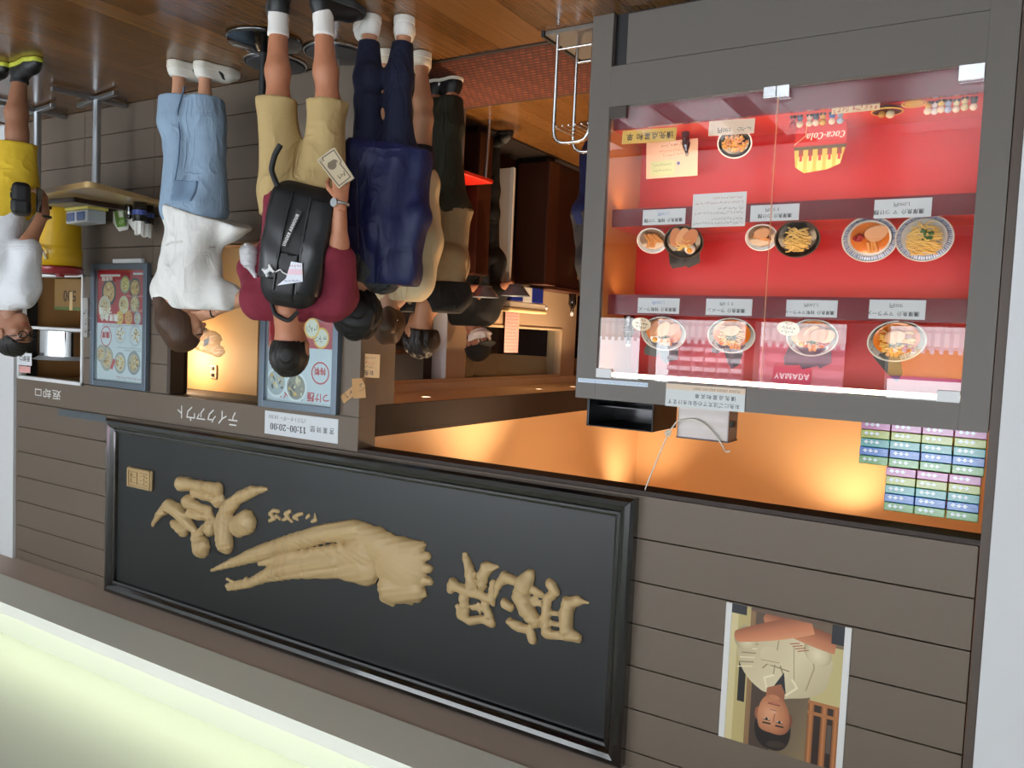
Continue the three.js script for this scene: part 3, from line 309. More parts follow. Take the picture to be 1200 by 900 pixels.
{ // tissue packs: five boxes each
  const cols = ['#b26a9c', '#9aa53a', '#36908f', '#2465b4', '#5f9650'], mats = cols.map((cc) => print(256, 96, (c, W, H) => { c.fillStyle = cc; c.fillRect(0, 0, W, H); c.fillStyle = '#c9d2d8'; for (let k = 0; k < 3; k++) for (const [a, b] of [[0, -11], [0, 11], [-11, 0], [11, 0]]) { c.beginPath(); c.arc(110 + k * 48 + a, 56 + b, 9, 0, 7); c.fill(); } c.globalAlpha = .35; c.strokeStyle = '#fff'; for (let k = 0; k < 9; k++) { c.lineWidth = rr(1, 4); c.beginPath(); const a = rr(0, W), b = rr(0, H); c.moveTo(a, b); c.lineTo(a + rr(-60, 60), b + rr(-16, 16)); c.stroke(); } }, { roughness: .2, clearcoat: .8, clearcoatRoughness: .1 }));
  const h = .0345, w = .106, g = new RoundedBoxGeometry(w, h - .001, .22, 2, .003);
  const where = ['first pack from the grey pillar', 'second pack from the grey pillar', 'third pack from the grey pillar', 'fourth pack from the grey pillar'];
  for (let row = 0; row < 2; row++) for (let i = 0; i < (row ? 3 : 4); i++) {
    const t = thing('tissue_pack', `wrapped pack of striped tissue boxes, ${where[i]}, ${row ? 'upper' : 'lower'} row`, 'tissue pack', [.113 + i * .109 + row * .008, 1.728 + row * .174, -.22], 'tissue packs on the display case');
    for (let k = 0; k < 5; k++) { const m = part('tissue_box', g, mats[k], t); m.position.set(rr(-.001, .001), h / 2 + k * h, 0); }
  }
}
// ---------------------------------------------------------------- distance-field modelling (surface nets)
function cone(a, b, ra, rb) {
  const [ax, ay, az] = a, dx = b[0] - ax, dy = b[1] - ay, dz = b[2] - az, l2 = dx * dx + dy * dy + dz * dz || 1e-9;
  return (x, y, z) => { const px = x - ax, py = y - ay, pz = z - az; let t = (px * dx + py * dy + pz * dz) / l2; t = t < 0 ? 0 : t > 1 ? 1 : t; const qx = px - dx * t, qy = py - dy * t, qz = pz - dz * t; return Math.sqrt(qx * qx + qy * qy + qz * qz) - ra - (rb - ra) * t; };
}
const smin = (a, b, k) => { const h = Math.max(k - Math.abs(a - b), 0) / k; return Math.min(a, b) - h * h * k * .25; };
const blend = (list, k) => (x, y, z) => { let d = 1e9; for (const f of list) d = smin(d, f(x, y, z), k); return d; };
function mesh(f, lo, hi, h) {
  const nx = Math.ceil((hi[0] - lo[0]) / h) + 1, ny = Math.ceil((hi[1] - lo[1]) / h) + 1, nz = Math.ceil((hi[2] - lo[2]) / h) + 1, S = 5, val = new Float32Array(nx * ny * nz).fill(9), id = (i, j, k) => (k * ny + j) * nx + i;
  for (let k = 0; k < nz; k += S) for (let j = 0; j < ny; j += S) for (let i = 0; i < nx; i += S) {
    const d = f(lo[0] + (i + S / 2) * h, lo[1] + (j + S / 2) * h, lo[2] + (k + S / 2) * h);
    if (Math.abs(d) > S * h * 1.25) { if (d < 0) for (let c = k; c < Math.min(k + S, nz); c++) for (let b = j; b < Math.min(j + S, ny); b++) for (let a = i; a < Math.min(i + S, nx); a++) val[id(a, b, c)] = d; continue; }
    for (let c = k; c < Math.min(k + S, nz); c++) for (let b = j; b < Math.min(j + S, ny); b++) for (let a = i; a < Math.min(i + S, nx); a++) val[id(a, b, c)] = f(lo[0] + a * h, lo[1] + b * h, lo[2] + c * h);
  }
  const vi = new Int32Array(nx * ny * nz).fill(-1), pos = [], idx = [], E = [[0, 1], [2, 3], [4, 5], [6, 7], [0, 2], [1, 3], [4, 6], [5, 7], [0, 4], [1, 5], [2, 6], [3, 7]], v = new Array(8);
  for (let k = 0; k < nz - 1; k++) for (let j = 0; j < ny - 1; j++) for (let i = 0; i < nx - 1; i++) {
    let m = 0; for (let c = 0; c < 8; c++) { v[c] = val[id(i + (c & 1), j + (c >> 1 & 1), k + (c >> 2))]; if (v[c] < 0) m |= 1 << c; }
    if (m === 0 || m === 255) continue;
    let x = 0, y = 0, z = 0, n = 0;
    for (const [a, b] of E) if ((v[a] < 0) !== (v[b] < 0)) { const t = v[a] / (v[a] - v[b]); x += (a & 1) + ((b & 1) - (a & 1)) * t; y += (a >> 1 & 1) + ((b >> 1 & 1) - (a >> 1 & 1)) * t; z += (a >> 2) + ((b >> 2) - (a >> 2)) * t; n++; }
    vi[id(i, j, k)] = pos.length / 3; pos.push(lo[0] + (i + x / n) * h, lo[1] + (j + y / n) * h, lo[2] + (k + z / n) * h);
  }
  const quad = (a, b, c, d, flip) => { if (a < 0 || b < 0 || c < 0 || d < 0) return; flip ? idx.push(a, c, b, a, d, c) : idx.push(a, b, c, a, c, d); };
  for (let k = 1; k < nz - 1; k++) for (let j = 1; j < ny - 1; j++) for (let i = 1; i < nx - 1; i++) {
    const s = val[id(i, j, k)] < 0;
    if (s !== val[id(i + 1, j, k)] < 0) quad(vi[id(i, j - 1, k - 1)], vi[id(i, j, k - 1)], vi[id(i, j, k)], vi[id(i, j - 1, k)], !s);
    if (s !== val[id(i, j + 1, k)] < 0) quad(vi[id(i - 1, j, k - 1)], vi[id(i - 1, j, k)], vi[id(i, j, k)], vi[id(i, j, k - 1)], !s);
    if (s !== val[id(i, j, k + 1)] < 0) quad(vi[id(i - 1, j - 1, k)], vi[id(i, j - 1, k)], vi[id(i, j, k)], vi[id(i - 1, j, k)], !s);
  }
  const g = new THREE.BufferGeometry(); g.setAttribute('position', new THREE.Float32BufferAttribute(pos, 3)); g.setIndex(idx); g.computeVertexNormals(); g.setAttribute('uv', new THREE.Float32BufferAttribute(new Float32Array(pos.length / 3 * 2), 2)); return metric(g);
}
function bounds(pts, pad) { const lo = [9, 9, 9], hi = [-9, -9, -9]; for (const p of pts) for (let c = 0; c < 3; c++) { lo[c] = Math.min(lo[c], p[c] - pad); hi[c] = Math.max(hi[c], p[c] + pad); } return [lo, hi]; }

// ---------------------------------------------------------------- the big carved shop sign
const CARVED = {
tou:[[[4.528,2.508,0.047],[4.371,2.496,0.033],[4.229,2.494,0.036],[4.170,2.495,0.045]],
 [[4.461,2.617,0.044],[4.347,2.634,0.026],[4.245,2.639,0.026]],
 [[4.411,2.556,0.023],[4.288,2.558,0.026],[4.217,2.561,0.026]],
 [[4.452,2.589,0.022],[4.409,2.630,0.022]],
 [[4.449,2.690,0.025],[4.345,2.690,0.030],[4.234,2.673,0.026]],
 [[3.738,2.433,0.013],[3.865,2.466,0.034],[3.975,2.520,0.037],[4.078,2.607,0.051],[4.113,2.717,0.067],[4.090,2.818,0.067]],
 [[3.969,2.694,0.065],[3.895,2.656,0.071]],
 [[4.826,2.826,0.014],[4.761,2.749,0.025],[4.653,2.669,0.042],[4.565,2.687,0.048],[4.468,2.741,0.040],[4.383,2.795,0.028]],
 [[4.606,2.783,0.026],[4.498,2.807,0.044]],
 [[4.350,2.843,0.055],[4.319,2.878,0.073]],
 [[4.213,2.700,0.029],[4.302,2.768,0.025],[4.382,2.842,0.030]],
 [[4.241,2.764,0.039],[4.232,2.736,0.033]],
 [[4.177,2.575,0.035],[4.129,2.549,0.022]]],
ichi:[[[4.226,3.025,0.010],[4.012,2.930,0.032],[3.785,2.831,0.050],[3.499,2.713,0.053],[3.230,2.613,0.056],[3.007,2.566,0.065],[2.851,2.619,0.105],[2.717,2.697,0.155],[2.669,2.716,0.153]],
 [[4.054,3.100,0.020],[3.854,3.027,0.031],[3.634,2.911,0.049],[3.425,2.835,0.053],[3.159,2.756,0.061],[2.940,2.682,0.107]],
 [[4.070,3.087,0.016],[3.779,2.991,0.025],[3.492,2.904,0.030],[3.157,2.819,0.045],[2.937,2.767,0.097]],
 [[3.782,2.898,0.016],[3.566,2.821,0.030],[3.292,2.736,0.034],[3.097,2.687,0.044]],
 [[2.752,2.834,0.088],[2.590,2.810,0.071]],
 [[2.674,2.611,0.071],[2.600,2.598,0.055]],
 [[2.674,2.611,0.041],[2.551,2.567,0.025]],
 [[2.615,2.646,0.040],[2.515,2.619,0.025]],
 [[2.612,2.705,0.040],[2.501,2.679,0.025]],
 [[2.610,2.759,0.040],[2.498,2.746,0.025]],
 [[2.636,2.819,0.041],[2.533,2.821,0.025]],
 [[2.692,2.867,0.036],[2.616,2.883,0.020]],
 [[2.791,2.888,0.037],[2.737,2.914,0.021]],
 [[4.008,3.058,0.019],[4.071,3.049,0.010]],
 [[3.892,3.014,0.019],[3.991,3.098,0.010]]],
ya:[[[2.279,2.574,0.018],[2.252,2.630,0.026],[2.232,2.714,0.029]],
 [[2.088,2.592,0.010],[2.149,2.610,0.029],[2.171,2.661,0.029],[2.169,2.701,0.025]],
 [[2.251,2.663,0.013],[2.187,2.657,0.013]],
 [[2.249,2.697,0.013],[2.185,2.691,0.013]],
 [[2.354,2.738,0.025],[2.279,2.744,0.027],[2.198,2.754,0.023],[2.110,2.762,0.020]],
 [[2.346,2.723,0.025],[2.361,2.763,0.020]],
 [[2.107,2.675,0.016],[2.112,2.736,0.019],[2.102,2.780,0.016]],
 [[2.316,2.840,0.013],[2.289,2.882,0.024],[2.239,2.898,0.021],[2.160,2.874,0.020],[2.104,2.881,0.019]],
 [[2.277,2.784,0.027],[2.265,2.877,0.024]],
 [[2.148,2.797,0.020],[2.122,2.845,0.023],[2.104,2.881,0.020]],
 [[2.226,2.827,0.013],[2.179,2.817,0.013]],
 [[2.188,2.799,0.010],[2.177,2.844,0.010]]],
men:[[[2.096,2.746,0.013],[2.075,2.682,0.018],[2.039,2.635,0.028],[1.986,2.644,0.022]],
 [[2.033,2.765,0.023],[2.001,2.778,0.022]],
 [[1.998,2.850,0.021],[1.944,2.864,0.024],[1.885,2.863,0.021],[1.868,2.905,0.022]],
 [[1.898,2.594,0.025],[1.926,2.645,0.041],[1.944,2.714,0.040],[1.904,2.770,0.040],[1.858,2.812,0.033]],
 [[1.948,2.643,0.025],[1.836,2.678,0.015]],
 [[1.864,2.697,0.012],[1.898,2.743,0.012],[1.826,2.727,0.009]],
 [[1.900,2.705,0.010],[1.834,2.716,0.009]],
 [[1.788,2.617,0.024],[1.758,2.649,0.023],[1.798,2.696,0.021],[1.802,2.773,0.023],[1.798,2.843,0.024]],
 [[1.584,2.665,0.006],[1.638,2.668,0.021],[1.685,2.691,0.031],[1.696,2.762,0.032],[1.685,2.836,0.032],[1.629,2.841,0.022]],
 [[1.797,2.862,0.022],[1.726,2.852,0.019],[1.642,2.844,0.021]],
 [[1.781,2.756,0.013],[1.731,2.751,0.013]],
 [[1.778,2.806,0.013],[1.729,2.801,0.013]]],
kana:[[[3.334,2.522,0.007],[3.326,2.555,0.015],[3.353,2.569,0.012]],
 [[3.381,2.539,0.013],[3.401,2.557,0.009]],
 [[3.436,2.537,0.012],[3.470,2.548,0.013],[3.498,2.567,0.015],[3.469,2.578,0.009]],
 [[3.534,2.537,0.014],[3.568,2.558,0.016],[3.547,2.575,0.015],[3.588,2.597,0.012]],
 [[3.517,2.595,0.012],[3.561,2.572,0.012]],
 [[3.633,2.553,0.014],[3.677,2.554,0.012],[3.698,2.578,0.016],[3.660,2.598,0.015],[3.703,2.620,0.013]],
 [[3.617,2.596,0.012],[3.647,2.580,0.011]]]
};
{
  const t = thing('shop_sign', 'long black framed shop sign with carved golden brush characters above the shop entrance', 'sign', [3.35, 2.15, 0]), X = (x) => x - 3.35, Y = (y) => y - 2.15;
  const face = mat(0x15191b, .42, { clearcoat: .15, clearcoatRoughness: .35 }), rail = mat(0x0a0b0c, .22, { clearcoat: 1, clearcoatRoughness: .08 });
  part('panel', bx(X(1.40), X(5.3), Y(2.18), Y(3.36), .004, .022), face, t);
  // moulded frame: one swept profile per side
  const prof = [[0, 0], [0, .05], [.014, .064], [.036, .07], [.056, .062], [.07, .045], [.08, .047], [.092, .042], [.098, .022]];
  const side = (len, ang, cx, cy) => { const pos = [], idx = [], N = prof.length; for (const e of [-1, 1]) for (const [a, d] of prof) pos.push(e * (len / 2 - a), a, d); for (let i = 0; i < N - 1; i++) idx.push(i, i + N, i + 1, i + 1, i + N, i + N + 1); let g = new THREE.BufferGeometry(); g.setAttribute('position', new THREE.Float32BufferAttribute(pos, 3)); g.setIndex(idx); g = g.toNonIndexed(); g.computeVertexNormals(); g.setAttribute('uv', new THREE.Float32BufferAttribute(new Float32Array(g.attributes.position.count * 2), 2)); return at(g, cx, cy, 0, 0, 0, ang); };
  const x0 = X(1.372), x1 = X(5.325), y0 = Y(2.15), y1 = Y(3.378), cx = (x0 + x1) / 2, cy = (y0 + y1) / 2;
  for (const [l, a, px, py] of [[x1 - x0, 0, cx, y0], [x1 - x0, Math.PI, cx, y1], [y1 - y0, Math.PI / 2, x1, cy], [y1 - y0, -Math.PI / 2, x0, cy]]) part('frame_rail', side(l, a, px, py), rail, t, 'glossy black moulded rail');
  const gold = mat(0xffffff, .5, { map: woodTex('#b79d70', '#8c6f47', 256, 512, 150), metalness: 0.05 });
  for (const [k, label] of [['men', 'first carved golden character'], ['ya', 'second carved golden character'], ['ichi', 'broad frayed golden brush stroke'], ['tou', 'last carved golden character'], ['kana', 'small carved golden syllables']]) {
    const st = CARVED[k], D = k === 'kana' ? .6 : .62, list = [], pts = [];
    for (const s of st) for (let i = 0; i < s.length; i++) { const [ax, ay, ar] = s[i], [bx_, by, br] = s[Math.min(i + 1, s.length - 1)]; pts.push([X(ax), Y(ay), 0], [X(ax), Y(ay), .05]); if (i < s.length - 1) list.push([[X(ax), Y(ay), 0], [X(bx_), Y(by), 0], ar, br]); }
    // each stroke a rounded ridge: flattened towards the panel; a groove is left where strokes meet
    const cones = list.map((l) => { const fat = { men: 1.18, ya: 1.18, tou: 1.12, ichi: 1, kana: 1 }[k], c = cone(l[0], l[1], l[2] * fat, l[3] * fat), big = Math.min(.026 + .4 * Math.max(l[2], l[3]), .062) / Math.max(l[2], l[3]); return [c, Math.min(1, big)]; });
    const f = (x, y, z) => { let d = 1e9; for (const [c, q] of cones) d = smin(d, c(x, y, (z - .02) / Math.max(.35, q)) * .8, .002); d += .0016 * Math.sin(55 * x + 9 * Math.sin(23 * y)) * (k === 'kana' ? 0 : 1); return Math.max(d, .021 - z); };
    const [lo, hi] = bounds(pts, k === 'kana' ? .03 : .13); lo[2] = .008; hi[2] = .09;
    part('carved_character', mesh(f, lo, hi, k === 'kana' ? .005 : .007), gold, t, label);
  }
  const seal = part('seal', [rbx(X(4.83), X(5.095), Y(2.462), Y(2.6), .02, .042, .014)], gold, t, 'carved square golden seal');
  const bars = []; const B = (a, b, c, d) => bars.push(rbx(X(4.83) + a * .265, X(4.83) + b * .265, Y(2.462) + c * .138, Y(2.462) + d * .138, .04, .05, .003));
  B(.03, .97, .03, .11); B(.03, .97, .89, .97); B(.03, .09, .03, .97); B(.91, .97, .03, .97); B(.15, .45, .75, .82); B(.15, .45, .55, .62); B(.15, .45, .35, .42); B(.15, .45, .18, .25); B(.27, .33, .18, .82); B(.55, .85, .72, .8); B(.55, .6, .2, .8); B(.8, .85, .2, .8); B(.55, .85, .2, .28); B(.55, .85, .46, .54);
  part('seal_relief', bars, gold, seal);
}
// ---------------------------------------------------------------- lettering on the fascia: each character cut from thin white sheet
function letters(name, label, str, x0, y0, size, wide, slant = 0) {   // x grows to the viewer's right
  const t = thing(name, label, 'lettering', [x0, y0, .001]), w = mat(0xe4e4e0, .5);
  [...str].forEach((ch, i) => { const gs = []; for (const s of strokes(ch)) for (let k = 0; k < s.length - 1; k++) { const [a, b] = s[k], [c, d] = s[k + 1], X1 = i * wide * 1.08 + a * wide / 10, X2 = i * wide * 1.08 + c * wide / 10, Y1 = -b * size / 10, Y2 = -d * size / 10, L = Math.hypot(X2 - X1, Y2 - Y1) + size * .06; gs.push(at(new THREE.BoxGeometry(L, size * .085, .003), (X1 + X2) / 2, (Y1 + Y2) / 2, .0015, 0, 0, Math.atan2(Y2 - Y1, X2 - X1))); } part('letter', gs, w, t); });
  return t;
}
letters('wall_lettering', 'white katakana lettering for takeaway on the brown fascia above the takeaway window', 'テイクアウト', 4.03, 2.092, .095, .094);
letters('wall_lettering', 'white lettering for dish return on the brown fascia above the return hatch', '返却口', 5.985, 2.082, .075, .115);
{ const t = thing('sign_plate', 'blank blue grey plate on the boards beside the shop sign frame', 'sign', [5.71, 2.17, 0]); part('plate', rbx(-.3, .3, -.025, .025, 0, .006, .002), mat(0x4c565c, .4), t); }
{ const t = thing('hours_sign', 'white opening hours plate on the fascia between menu board and sign frame', 'sign', [3.492, 2.036, .002]); part('plate', new THREE.BoxGeometry(.596, .138, .004), print(1024, 240, (c, W, H) => { c.fillStyle = '#cfd4d8'; c.fillRect(0, 0, W, H); ink(c, '営業時間', 50, 80, 66, '#2b3038', .07, 1.3); c.fillStyle = '#20252c'; c.font = 'bold 92px serif'; c.fillText('11:00~20:00', 425, 118); c.fillStyle = '#3c424c'; ink(c, '(ラストオーダー 19:30)', 440, 158, 50, '#3c424c', .07, .98); }), t); }
{ // framed portrait on the boards
  const t = thing('portrait_photo', 'photo print of a chef with folded arms, white side strips, on brown boards', 'photo print', [.706, 2.823, .003]);
  const pm = print(512, 600, (c, W, H) => {
    const rad = (x, y, r, a, b, d) => { const g = c.createRadialGradient(x, y, r * .1, x, y, r); g.addColorStop(0, a); g.addColorStop(.6, b); g.addColorStop(1, d || b); return g; }, blob = (x, y, rx, ry, f, ro = 0) => { c.fillStyle = f; c.beginPath(); c.ellipse(x, y, rx, ry, ro, 0, 7); c.fill(); }, line = (pts, col, w) => { c.strokeStyle = col; c.lineWidth = w; c.lineCap = 'round'; c.beginPath(); pts.forEach(([a, b], k) => (k ? c.lineTo(a, b) : c.moveTo(a, b))); c.stroke(); };
    let g = c.createLinearGradient(0, 0, 512, 200); g.addColorStop(0, '#a08a5c'); g.addColorStop(.45, '#6d5c48'); g.addColorStop(1, '#5a4a3c'); c.fillStyle = g; c.fillRect(0, 0, W, H);
    c.fillStyle = '#4a3b31'; c.fillRect(300, 0, 100, 380); c.fillStyle = '#8a6a48'; c.fillRect(396, 0, 26, H); c.fillStyle = '#b9a871'; c.fillRect(420, 0, 60, H); c.fillStyle = '#cdbf90'; c.fillRect(478, 0, 34, H); c.fillStyle = '#c0b27c'; c.fillRect(0, 245, 130, 260); c.fillStyle = '#201d1d'; c.fillRect(428, 180, 34, 190);
    c.fillStyle = '#2e211b'; c.fillRect(0, 0, 135, 250); for (const [a, w] of [[0, 26], [50, 28], [108, 28]]) { const h = c.createLinearGradient(a, 0, a + w, 0); h.addColorStop(0, '#8a5430'); h.addColorStop(.5, '#bd7c48'); h.addColorStop(1, '#7c4828'); c.fillStyle = h; c.fillRect(a, 0, w, 262); } c.fillStyle = '#a86c3e'; c.fillRect(0, 205, 136, 15); c.fillRect(0, 250, 136, 14); c.fillStyle = '#5c5048'; c.fillRect(28, 60, 20, 120);
    g = c.createLinearGradient(60, 260, 460, 560); g.addColorStop(0, '#b5a783'); g.addColorStop(.4, '#d8caa6'); g.addColorStop(.7, '#cbbc97'); g.addColorStop(1, '#a99a76'); c.fillStyle = g; c.beginPath(); c.moveTo(60, 330); c.bezierCurveTo(110, 260, 190, 262, 240, 240); c.lineTo(345, 250); c.bezierCurveTo(420, 280, 470, 330, 478, 420); c.lineTo(455, 520); c.lineTo(80, 500); c.lineTo(40, 440); c.closePath(); c.fill();
    for (let k = 0; k < 7; k++) line([[470 - k * 6, 330 + k * 22], [400 - k * 4, 345 + k * 20]], k % 2 ? '#8f8062' : '#e3d7b6', 5); line([[150, 300], [120, 400], [135, 470]], '#a4956f', 6); line([[205, 330], [215, 470]], '#a4956f', 4); line([[300, 330], [285, 480]], '#9c8d69', 5); line([[230, 362], [330, 372], [350, 350]], '#8c7d5c', 5); line([[250, 330], [270, 375]], '#8c7d5c', 6); blob(320, 410, 46, 40, '#d2c39e'); line([[276, 388], [360, 384]], '#9a8b68', 3);
    c.fillStyle = '#27282c'; c.beginPath(); c.moveTo(238, 262); c.lineTo(310, 258); c.lineTo(252, 352); c.closePath(); c.fill(); line([[236, 258], [190, 300], [214, 330]], '#e6dbbc', 9); line([[322, 256], [340, 310], [300, 330]], '#e6dbbc', 9);
    g = c.createLinearGradient(230, 180, 340, 290); g.addColorStop(0, '#8a5238'); g.addColorStop(1, '#a9694a'); c.fillStyle = g; c.beginPath(); c.moveTo(245, 190); c.lineTo(330, 190); c.lineTo(325, 270); c.lineTo(262, 300); c.lineTo(242, 265); c.closePath(); c.fill();
    blob(212, 152, 12, 28, '#7a4630'); blob(362, 150, 12, 28, '#9a5e42'); blob(287, 145, 74, 106, rad(306, 160, 110, '#d79a74', '#b87650', '#8a5237'));
    c.fillStyle = '#1d1613'; c.beginPath(); c.moveTo(206, 130); c.bezierCurveTo(196, 20, 260, 2, 296, 8); c.bezierCurveTo(362, 8, 384, 70, 366, 132); c.bezierCurveTo(360, 90, 345, 78, 300, 80); c.bezierCurveTo(250, 74, 222, 84, 206, 130); c.fill(); blob(270, 36, 44, 16, '#3a2c24', -.2);
    for (const e of [258, 318]) { line([[e - 17, 118], [e + 15, 116]], '#2a1b14', 7); blob(e, 135, 14, 6, '#c9ab98'); blob(e, 135, 6, 6, '#1a1110'); line([[e - 15, 131], [e + 14, 130]], '#3a241a', 3); }
    line([[286, 130], [281, 170]], '#a06444', 5); blob(289, 174, 15, 10, '#d8a080'); line([[276, 180], [302, 180]], '#7a452f', 3); line([[262, 206], [314, 205]], '#8a4638', 6); blob(288, 212, 20, 5, '#b86f58'); blob(288, 236, 24, 10, '#c0805c');
    blob(110, 470, 64, 52, rad(110, 460, 66, '#e0d4b2', '#cdbf9a', '#a89a76'), .5); blob(436, 462, 58, 50, rad(430, 450, 60, '#dcd0ad', '#c4b590', '#9f916d'), -.6);
    const arm = (x, y, l, h, ro, a, b, d) => { c.save(); c.translate(x, y); c.rotate(ro); const q = c.createLinearGradient(0, -h, 0, h); q.addColorStop(0, a); q.addColorStop(.45, b); q.addColorStop(1, d); c.fillStyle = q; c.beginPath(); c.moveTo(-l, -h * .9); c.quadraticCurveTo(0, -h * 1.15, l, -h * .55); c.quadraticCurveTo(l + h * .6, 0, l, h * .6); c.quadraticCurveTo(0, h * 1.1, -l, h * .9); c.closePath(); c.fill(); c.restore(); };
    arm(190, 540, 160, 42, .16, '#c98560', '#b8714c', '#7c4630'); arm(310, 520, 180, 44, -.34, '#d8946c', '#c47a54', '#8a5036'); for (let k = 0; k < 4; k++) line([[150 + k * 14, 470 + k * 7], [196 + k * 12, 456 + k * 8]], '#a5623f', 4); c.fillStyle = '#23262c'; c.fillRect(0, 520, 54, 80); c.fillRect(440, 560, 72, 40); c.fillStyle = '#6a5548'; c.fillRect(90, 585, 330, 15);
  }, { roughness: .4 });
  part('photo', new THREE.BoxGeometry(.445, .58, .004), pm, t); for (const s of [-1, 1]) part('side_strip', rbx(s * .235 - .0125, s * .235 + .0125, -.29, .29, -.003, .004, .001), mat(0xd9d9d6, .4), t, 'white side strip');
}
// ---------------------------------------------------------------- menu boards
function menuBoard(label, x0, x1, y0, y1, draw, strip) {
  const t = thing('menu_board', label, 'menu board', [(x0 + x1) / 2, (y0 + y1) / 2, .003]), w = x1 - x0, h = y1 - y0, fr = mat(0x66727e, .35, { metalness: .5 }), k = .042;
  for (const s of [-1, 1]) { part('frame_bar', rbx(s * (w / 2 - k / 2) - k / 2, s * (w / 2 - k / 2) + k / 2, -h / 2, h / 2, 0, .035, .004), fr, t); part('frame_bar', rbx(-w / 2 + k, w / 2 - k, s * (h / 2 - k / 2) - k / 2, s * (h / 2 - k / 2) + k / 2, 0, .035, .004), fr, t); }
  part('poster', at(new THREE.BoxGeometry(w - 2 * k, h - 2 * k, .006), 0, 0, .006), print(768, Math.round(768 * (h - 2 * k) / (w - 2 * k)), draw, { roughness: .5 }), t, 'red and white ramen poster');
  part('inner_edge', [bx(-w / 2 + k, -w / 2 + k + .008, -h / 2 + k, h / 2 - k, .009, .016), bx(w / 2 - k - .008, w / 2 - k, -h / 2 + k, h / 2 - k, .009, .016), bx(-w / 2 + k, w / 2 - k, h / 2 - k - .008, h / 2 - k, .009, .016)], steel, t);
  part('glass', bx(-w / 2 + k, w / 2 - k, -h / 2 + k, h / 2 - k, .026, .028), thinGlass, t);
  if (strip) part('label_strip', rbx(-.05 - .2, .27 - .2, -h / 2 - .03, -h / 2 - .002, 0, .03, .002), white, t, 'white strip below the frame');
}
function poster(c, W, H) {
  const split = H * .52; c.fillStyle = '#d4d8de'; c.fillRect(0, 0, W, H); c.fillStyle = '#b3161f'; c.fillRect(0, split, W, H - split);
  const food = (x, y, r, rim, f) => { c.fillStyle = rim; c.beginPath(); c.ellipse(x, y, r, r * 1.12, 0, 0, 7); c.fill(); c.fillStyle = f; c.beginPath(); c.ellipse(x, y, r * .78, r * .86, 0, 0, 7); c.fill(); for (let k = 0; k < 26; k++) { c.fillStyle = ['#d8ac62', '#b98340', '#e3c58b', '#8a5a2c'][k % 4]; c.beginPath(); const a = rr(0, 6.3), q = Math.sqrt(rnd()) * r * .66; c.ellipse(x + Math.cos(a) * q, y + Math.sin(a) * q, rr(.06, .2) * r, rr(.05, .12) * r, a, 0, 7); c.fill(); } };
  food(W * .22, H * .18, W * .13, '#8d9098', '#b9a58a'); food(W * .5, H * .17, W * .12, '#9a9da6', '#d2c4a8'); food(W * .78, H * .2, W * .14, '#a4a098', '#c8b294'); food(W * .9, H * .24, W * .1, '#a4a098', '#c8b294'); 
  food(W * .2, H * .42, W * .12, '#bfc3ca', '#d9dade'); food(W * .5, H * .43, W * .11, '#c5c8ce', '#dcdcde');
  c.strokeStyle = '#b8242c'; c.lineWidth = 10; c.beginPath(); c.ellipse(W * .8, H * .4, W * .11, W * .12, 0, 0, 7); c.stroke(); ink(c, '濃厚', W * .72, H * .385, W * .08, '#b8242c', .14); c.fillStyle = '#c8323a'; c.save(); c.translate(W * .66, H * .1); c.rotate(.5); c.fillRect(0, 0, W * .05, H * .1); c.restore();
  scribble(c, W * .08, H * .03, W * .5, H * .018, '#a03038', .14); scribble(c, W * .08, H * .28, W * .34, H * .014, '#555', .12); scribble(c, W * .08, H * .3, W * .5, H * .014, '#555', .12); scribble(c, W * .5, H * .485, W * .4, H * .016, '#8a4a4a', .12); scribble(c, W * .08, H * .5, W * .8, H * .014, '#777', .12);
  food(W * .75, H * .8, W * .15, '#23262c', '#caa063'); food(W * .84, H * .66, W * .13, '#c6c0ae', '#cdbb93'); food(W * .22, H * .84, W * .11, '#47413c', '#c89a50'); food(W * .42, H * .87, W * .1, '#8a8f72', '#d9c66b'); food(W * .22, H * .7, W * .1, '#8a6a5a', '#c7b58c'); food(W * .44, H * .69, W * .1, '#c9c4a0', '#d8cc9a'); food(W * .16, H * .575, W * .07, '#9aa0a8', '#b8bcc0'); food(W * .34, H * .575, W * .075, '#d7a446', '#d98f5a'); food(W * .52, H * .575, W * .075, '#e0b63c', '#e3b95a');
  c.fillStyle = '#e9e2dc'; c.fillRect(W * .06, H * .955, W * .2, H * .018); c.fillRect(W * .52, H * .94, W * .42, H * .02); ink(c, '濃厚魚介', W * .55, H * .54, W * .09, '#f1e9e2', .14); ink(c, 'つけ麺', W * .68, H * .6, W * .085, '#f1e9e2', .14); ink(c, '特製麺', W * .68, H * .9, W * .07, '#f1dcd2', .14); scribble(c, W * .06, H * .63, W * .4, H * .02, '#f0d8d0', .14); scribble(c, W * .06, H * .76, W * .35, H * .016, '#f0d8d0', .14);
}
menuBoard('upright framed red and white menu board between the return hatch and takeaway window', 4.918, 5.562, 1.08, 1.935, poster, true);
